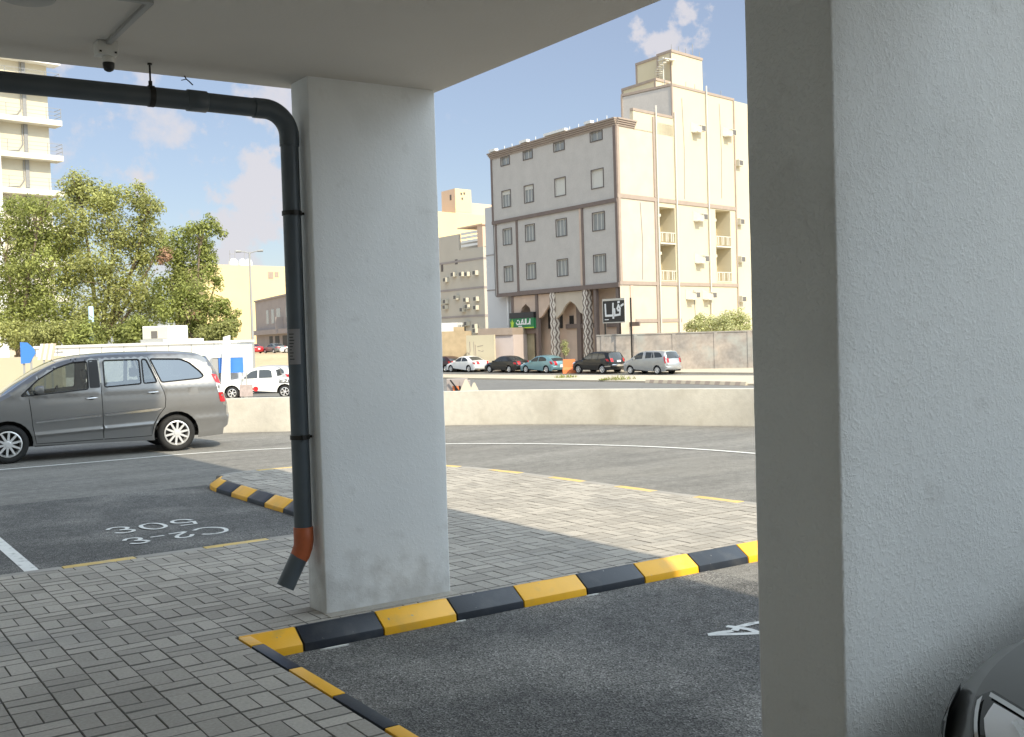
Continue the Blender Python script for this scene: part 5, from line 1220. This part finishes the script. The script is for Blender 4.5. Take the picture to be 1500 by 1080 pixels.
q0 = at(650,473,106); b = MB(); b.ob(O,dv2,nv2,-2.2,1.35,-2,0,0,3.2-ZS)
one('white_hut', b, M['whitepaint'], 'small white roof hut above the sandy block wall', 'hut', bevel=.03, loc=(q0.x,q0.y,ZS))
q0 = at(671,479,106); b = MB(); b.ob(O,dv2,nv2,0,.75,-.1,0,0,2.75-ZS)
for k in range(4): b.ob(O,dv2,nv2,.08+.17*k,.14+.17*k,0,.04,0,2.95-ZS)
one('dark_gate', b, M['dark'], 'dark slatted gate between the white hut and the cream gate wall', 'gate', loc=(q0.x,q0.y,ZS))
# ------------------------------------------------------------------ lamp post, blue post, cabin, site clutter
q = at(372,545,110); tp = at(367,370,110)
t = thing('street_lamp', 'slim grey street lamp with two outstretched arms before the yellow building', 'street lamp', (q.x,q.y,ZS))
hz = tp.z-ZS
obj('pole', MB().tube([(0,0,0),(0,0,hz*.5),(0,0,hz)], [.16,.13,.09], 10), M['grey_pl'], t, smooth=1)
for s in (-1,1):
    e = right2*s*1.1
    obj('arm', MB().tube([(0,0,hz-.1),(e.x*.5,e.y*.5,hz+.05),(e.x,e.y,hz+.1)], .05, 7), M['grey_pl'], t, smooth=1)
    b = MB().tube([(e.x*.75,e.y*.75,hz+.10),(e.x*1.25,e.y*1.25,hz+.12)], [.10,.14], 8); obj('lantern', b, M['grey_pl'], t, smooth=1)
q = at(135,500,70); tp = at(132.5,449,70)
b = MB().lathe([(.0,0),(.17,0),(.17,tp.z-ZS-.05),(.13,tp.z-ZS),(0,tp.z-ZS)], (0,0,0), n=16)
one('post', b, M['bluelt'], 'thick pale blue post standing before the trees', 'post', smooth=.7, loc=(q.x,q.y,ZS))
q0, q1 = at(52,505,66), at(347,508,64.5); d1 = V((q1.x-q0.x,q1.y-q0.y)); l1 = d1.length; d1 /= l1; n1 = (d1.y,-d1.x); zt = 1.95
t = thing('site_cabin', 'long low white cabin behind the grey people carrier', 'cabin', (q0.x,q0.y,ZS))
b = MB().ob(O,d1,n1,0,l1,-2.6,0,.15,zt-ZS); obj('wall', b, M['whitepaint'], t, bevel=.03)
b = MB().ob(O,d1,n1,-.1,l1+.1,-2.7,.1,zt-ZS-.10,zt-ZS+.04); b.ob(O,d1,n1,l1*.64,l1*.80,-1.2,.0,zt-ZS+.04,zt-ZS+.22); obj('roof', b, M['whitepaint'], t)
b = MB()
for k in range(1,9): b.ob(O,d1,n1,l1*k/9-.02,l1*k/9+.02,0,.02,.15,zt-ZS-.12)
obj('panel_joint', b, M['grey_pl'], t)
for k in range(2): obj('window', MB().ob(O,d1,n1,1.5+k*4.6,2.6+k*4.6,.0,.03,1.5,2.5), M['pane'], t)
b = MB(); strokes(b, O, d1, n1, [[(.95,zt-ZS-.35),(1.25,zt-ZS-.33)],[(1.35,zt-ZS-.36),(1.75,zt-ZS-.34)]], .02, .06); obj('lettering', b, M['grey_pl'], t)
a0 = at(206,500,65.3); t = thing('rooftop_air_conditioner', 'boxy grey and white air conditioning unit on the roof of the white cabin', 'air conditioner', (a0.x,a0.y,zt+.24-0))
b = MB().ob(O,d1,n1,0,2.35,-1.5,-.3,.0,.80); obj('casing', b, M['whitepaint'], t, bevel=.02)
b = MB().ob(O,d1,n1,.05,1.6,-.3,-.28,.04,.74); obj('side_panel', b, M['ac'], t)
b = MB().ob(O,d1,n1,.55,.95,-.28,-.27,.06,.5); obj('grille', b, M['acgr'], t)
b = MB().ob(O,d1,n1,-.1,2.45,-1.6,-.2,-.2,0); obj('base', b, M['grey_pl'], t)
q0, q1 = at(-90,520,47), at(90,520,45); d3 = V((q1.x-q0.x,q1.y-q0.y)); l3 = d3.length; d3 /= l3; n3 = (d3.y,-d3.x)
b = MB().ob(O,d3,n3,0,l3,-.2,0,0,1.48-ZS)
one('cream_wall', b, M['cream'], 'sunlit cream boundary wall at the left edge beyond the bonnet of the grey people carrier', 'wall', loc=(q0.x,q0.y,ZS))
q = at(41,517,40); t = thing('arrow_board', 'blue arrow shaped traffic board at the left, above the bonnet of the grey people carrier', 'sign', (q.x,q.y,ZS))
rr2 = (right2.x,right2.y); rn = (-fwd2.x,-fwd2.y); zq = q.z-ZS
b = MB().wprism(O,rr2,rn,[(-.27,zq-.40),(.05,zq-.38),(.28,zq-.02),(.22,zq+.16),(-.02,zq+.38),(-.27,zq+.40)],-.02,.02); obj('board', b, M['blue'], t)
b = MB(); b.ob(O,rr2,rn,-.22,-.16,-.08,-.03,0,zq+.3); b.ob(O,rr2,rn,.05,.11,-.08,-.03,0,zq+.2); b.ob(O,rr2,rn,-.5,.4,-.4,.3,0,.12); obj('post', b, M['grey_pl'], t)
q = at(66,515,42); t = thing('striped_barrier', 'leaning red and white striped barrier board beside the blue arrow board', 'barrier', (q.x,q.y,ZS)); zq = q.z-ZS
for k in range(6):
    b = MB().wprism(O,rr2,rn,[(-.30+.10*k,zq-.32),(-.20+.10*k,zq-.32),(-.06+.10*k,zq+.30),(-.16+.10*k,zq+.30)],-.015,.015); obj('stripe', b, M['lampred' if k % 2 else 'whitepaint'] if False else (M['tan'] if k % 2 else M['whitepaint']), t)
b = MB(); b.ob(O,rr2,rn,-.1,-.05,-.07,-.02,0,zq+.2); b.ob(O,rr2,rn,.2,.25,-.07,-.02,0,zq+.2); b.ob(O,rr2,rn,-.3,.45,-.3,.2,0,.1); obj('post', b, M['grey_pl'], t)
q = at(338,531,64); t = thing('hoarding', 'blue panelled site hoarding with a white top behind the white pickup', 'hoarding', (q.x,q.y,ZS)); zq = q.z-ZS
b = MB().ob(O,rr2,rn,-.72,.72,-.05,0,zq-.62,zq+.28); obj('panel', b, M['blue'], t)
for s_ in (-.66,.60): obj('post', MB().ob(O,rr2,rn,s_,s_+.06,-.11,-.05,0,zq+.2), M['grey_pl'], t)
b = MB().ob(O,rr2,rn,-1.2,.8,-.9,.03,zq+.29,zq+.55); obj('top_beam', b, M['whitepaint'], t)
b = MB().ob(O,rr2,rn,-1.1,-.76,-.6,-.02,0,zq+.28); obj('side_panel', b, M['grey_pl'], t)
q = at(330,500,63.6); zq = q.z-ZS
b = MB().add([(x*rr2[0]+d_*fwd2.x,x*rr2[1]+d_*fwd2.y,z) for d_ in (0,.12) for x,z in ((-.42,0),(.15,0),(.28,zq+.35),(-.12,zq+.25))],[(0,1,2,3),(7,6,5,4),(0,4,5,1),(1,5,6,2),(2,6,7,3),(3,7,4,0)])
one('leaning_panel', b, M['whitepaint'], 'white panel leaning upright at the right end of the white cabin', 'panel', loc=(q.x,q.y,ZS))
q = gnd(360,590,ZS); q = at(361,567,57); t = thing('barrier_board', 'faded pinkish barrier board with a red lamp in front of the white pickup', 'barrier', (q.x,q.y,ZS)); zq = q.z-ZS
b = MB().ob(O,rr2,rn,-.36,.32,-.03,.0,zq-.5,zq+.12); obj('board', b, mat('faded pink', (.42,.35,.33), .8, var=.2, vs=8), t)
b = MB(); b.ob(O,rr2,rn,-.02,.03,-.08,-.03,0,zq+.75); b.ob(O,rr2,rn,-.3,-.25,-.08,-.03,0,zq+.2); b.ob(O,rr2,rn,-.4,.4,-.3,.1,0,.08); obj('post', b, M['grey_pl'], t)
b = MB().lathe([(0,-.05),(.13,-.05),(.13,.05),(0,.05)], (rr2[0]*.48,rr2[1]*.48,zq-.12), 'y', 14); b.ob(O,rr2,rn,.3,.42,-.03,0,zq-.16,zq-.08); obj('lamp', b, M['lampred'], t)
# clutter seen over the low wall, right of the central pillar
q = at(668,566,62); t = thing('chevron_barrier', 'orange and black chevron barrier leaning on grey blocks, just right of the central pillar', 'barrier', (q.x,q.y,ZS)); zq = q.z-ZS
b = MB().ob(O,rr2,rn,-.55,.65,-.7,-.1,0,zq+.42); b.ob(O,rr2,rn,.2,.8,-.8,-.08,0,zq+.30); obj('blocks', b, M['greyb'], t, bevel=.03)
for k in range(4):
    b = MB().wprism(O,rr2,rn,[(-.12+.12*k,zq-.5),(.0+.12*k,zq-.5),(-.10+.12*k,zq+.02),(-.22+.12*k,zq+.02)],0,.04); obj('stripe', b, M['orange' if k % 2 == 0 else 'signblack'], t)
b = MB().add([(x*rr2[0]-.1*fwd2.x,x*rr2[1]-.1*fwd2.y,z) for x,z in ((-.35,zq+.35),(-.28,zq+.4),(.22,zq-.3),(.15,zq-.35))]+[(x*rr2[0]-.16*fwd2.x,x*rr2[1]-.16*fwd2.y,z) for x,z in ((-.35,zq+.35),(-.28,zq+.4),(.22,zq-.3),(.15,zq-.35))],[(0,1,2,3),(7,6,5,4),(0,4,5,1),(1,5,6,2),(2,6,7,3),(3,7,4,0)]); obj('brace', b, M['signblack'], t)
q = at(690,566,61.5); b = MB()
for x0, w, h in ((-.28,.42,.75),(.18,.30,.55)):
    zt_ = q.z-ZS+h-.35
    b.add([(x0*rr2[0]+x*rr2[0]+y*fwd2.x,x0*rr2[1]+x*rr2[1]+y*fwd2.y,z) for x,y,z in ((-w,-w,0),(w,-w,0),(w,w,0),(-w,w,0),(-.05,-.05,zt_),(.05,-.05,zt_),(.05,.05,zt_),(-.05,.05,zt_))],[(0,3,2,1),(4,5,6,7),(0,1,5,4),(1,2,6,5),(2,3,7,6),(3,0,4,7)])
one('sand_pile', b, M['median'], 'two pale pointed heaps beside the orange and black chevron barrier', 'heap', loc=(q.x,q.y,ZS))
q = gnd(834,547,ZS); b = MB(); w = .55
b.add([(x*rr2[0]+y*fwd2.x,x*rr2[1]+y*fwd2.y,z) for x,y,z in ((-w,-.35,0),(w,-.35,0),(w,.35,0),(-w,.35,0),(-w*.9,-.1,1.15),(w*.9,-.1,1.15),(w*.9,.1,1.15),(-w*.9,.1,1.15),(-w,-.35,.3),(w,-.35,.3),(w,.35,.3),(-w,.35,.3),(-w*.92,-.14,.5),(w*.92,-.14,.5),(w*.92,.14,.5),(-w*.92,.14,.5))],[(0,3,2,1),(0,1,9,8),(1,2,10,9),(2,3,11,10),(3,0,8,11),(8,9,13,12),(9,10,14,13),(10,11,15,14),(11,8,12,15),(12,13,5,4),(13,14,6,5),(14,15,7,6),(15,12,4,7),(4,5,6,7)])
one('traffic_barrier', b, M['orange'], 'orange plastic traffic barrier between the light blue hatchback and the black off-road car', 'barrier', loc=(q.x,q.y,ZS))
# ------------------------------------------------------------------ light and sky
EL, AZ = rad(43), rad(91.7)                   # the sun stands behind the camera; AZ is the way its light travels over the ground
sd = V((cos(AZ)*cos(EL), sin(AZ)*cos(EL), -sin(EL)))
sl = bpy.data.lights.new('sun', 'SUN'); sl.energy = SUN; sl.angle = rad(.55); sl.color = (1,.88,.68)
so = bpy.data.objects.new('sun', sl); col.objects.link(so); so.rotation_euler = sd.to_track_quat('-Z','Y').to_euler(); so.location = (0,-20,40)
w = bpy.data.worlds.new('World'); sc.world = w; w.use_nodes = True; t = w.node_tree; bg = t.nodes['Background']; bg.inputs['Strength'].default_value = SKY
sky = t.nodes.new('ShaderNodeTexSky'); sky.sky_type = 'NISHITA'; sky.sun_disc = False; sky.sun_elevation = EL
sky.sun_rotation = atan2(-sd.x, -sd.y); sky.air_density = 1.0; sky.dust_density = DUST; sky.ozone_density = 1.3
tc = t.nodes.new('ShaderNodeTexCoord')
def mth(op, *a):
    n = t.nodes.new('ShaderNodeMath'); n.operation = op
    for i, v_ in enumerate(a):
        if hasattr(v_, 'links'): lk(t, v_, n.inputs[i])
        else: n.inputs[i].default_value = v_
    return n.outputs[0]
nz = t.nodes.new('ShaderNodeTexNoise'); nz.inputs['Scale'].default_value = 12; nz.inputs['Detail'].default_value = 9; nz.inputs['Roughness'].default_value = .58; lk(t, tc.outputs['Generated'], nz.inputs['Vector'])
nb = t.nodes.new('ShaderNodeTexNoise'); nb.inputs['Scale'].default_value = 3.2; nb.inputs['Detail'].default_value = 4; lk(t, tc.outputs['Generated'], nb.inputs['Vector'])
tot = None; nz.inputs['Scale'].default_value = 22
for x, y, rad_px, amp in ((990,46,52,1.25),(1008,34,36,1.15),(968,60,28,1.0),(1036,95,26,.7),(350,290,85,1.0),(345,250,50,.7),(300,330,110,.7),(240,180,95,.75),(165,215,60,.5),(400,135,60,.7),(130,240,60,.3),(-300,250,300,.6),(1500,200,250,.6)):
    d = (at(x,y,1)-CAM).normalized(); dn = t.nodes.new('ShaderNodeVectorMath'); dn.operation = 'DOT_PRODUCT'
    nm = t.nodes.new('ShaderNodeVectorMath'); nm.operation = 'NORMALIZE'; lk(t, tc.outputs['Generated'], nm.inputs[0]); lk(t, nm.outputs[0], dn.inputs[0]); dn.inputs[1].default_value = d
    a = rad_px/F_PX; mr = t.nodes.new('ShaderNodeMapRange'); mr.interpolation_type = 'SMOOTHSTEP'; lk(t, mth('ADD', dn.outputs['Value'], mth('MULTIPLY', mth('SUBTRACT', nz.outputs['Fac'], .5), (1-cos(a*1.25))*3.2)), mr.inputs[0]); mr.inputs[1].default_value = cos(a*1.25); mr.inputs[2].default_value = 1; mr.inputs[4].default_value = amp
    tot = mr.outputs[0] if tot is None else mth('MAXIMUM', tot, mr.outputs[0])
f1 = mth('ADD', mth('MULTIPLY', nz.outputs['Fac'], 1.15), mth('MULTIPLY', nb.outputs['Fac'], .55))
cl = t.nodes.new('ShaderNodeMapRange'); cl.interpolation_type = 'SMOOTHSTEP'; lk(t, mth('ADD', f1, mth('MULTIPLY', tot, .42)), cl.inputs[0]); cl.inputs[1].default_value = 1.03; cl.inputs[2].default_value = 1.36; cl.inputs[4].default_value = .88
mxw = t.nodes.new('ShaderNodeMix'); mxw.data_type = 'RGBA'; lk(t, cl.outputs[0], mxw.inputs[0]); lk(t, sky.outputs[0], mxw.inputs[6]); mxw.inputs[7].default_value = tuple(c*CLOUD for c in (1.0,.97,1.02))+(1,)
# thin veil everywhere, and bright banks added out of view to fill the shade
veil = t.nodes.new('ShaderNodeMix'); veil.data_type = 'RGBA'; veil.inputs[0].default_value = VEIL; lk(t, sky.outputs[0], veil.inputs[6]); veil.inputs[7].default_value = tuple(c*CLOUD for c in (.78,.84,1.05))+(1,)
lk(t, veil.outputs[2], mxw.inputs[6])
fill_bank = None
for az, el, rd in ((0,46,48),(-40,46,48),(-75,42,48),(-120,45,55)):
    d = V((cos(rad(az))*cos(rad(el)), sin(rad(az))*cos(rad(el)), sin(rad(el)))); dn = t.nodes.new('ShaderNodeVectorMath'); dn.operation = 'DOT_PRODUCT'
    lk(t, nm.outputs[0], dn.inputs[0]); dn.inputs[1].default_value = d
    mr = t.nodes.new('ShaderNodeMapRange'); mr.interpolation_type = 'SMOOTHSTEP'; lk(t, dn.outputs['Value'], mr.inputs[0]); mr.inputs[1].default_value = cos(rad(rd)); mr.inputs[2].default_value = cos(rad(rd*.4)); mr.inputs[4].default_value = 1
    fill_bank = mr.outputs[0] if fill_bank is None else mth('MAXIMUM', fill_bank, mr.outputs[0])
b2 = t.nodes.new('ShaderNodeMapRange'); b2.interpolation_type = 'SMOOTHSTEP'; lk(t, mth('ADD', mth('MULTIPLY', f1, .5), mth('MULTIPLY', fill_bank, .75)), b2.inputs[0]); b2.inputs[1].default_value = .75; b2.inputs[2].default_value = 1.15; b2.inputs[4].default_value = .95
mxb = t.nodes.new('ShaderNodeMix'); mxb.data_type = 'RGBA'; lk(t, b2.outputs[0], mxb.inputs[0]); lk(t, mxw.outputs[2], mxb.inputs[6]); mxb.inputs[7].default_value = tuple(c*FILL_BANK for c in (.76,.89,1.0))+(1,)
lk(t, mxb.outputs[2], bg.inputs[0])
sc.view_settings.view_transform = 'Standard'; sc.view_settings.look = 'None'; sc.view_settings.exposure = EXPO; sc.view_settings.gamma = 1; sc.view_settings.use_curve_mapping = False
sc.cycles.max_bounces = 8; sc.cycles.diffuse_bounces = 5; sc.cycles.transparent_max_bounces = 12
sc.cycles.sample_clamp_indirect = 8
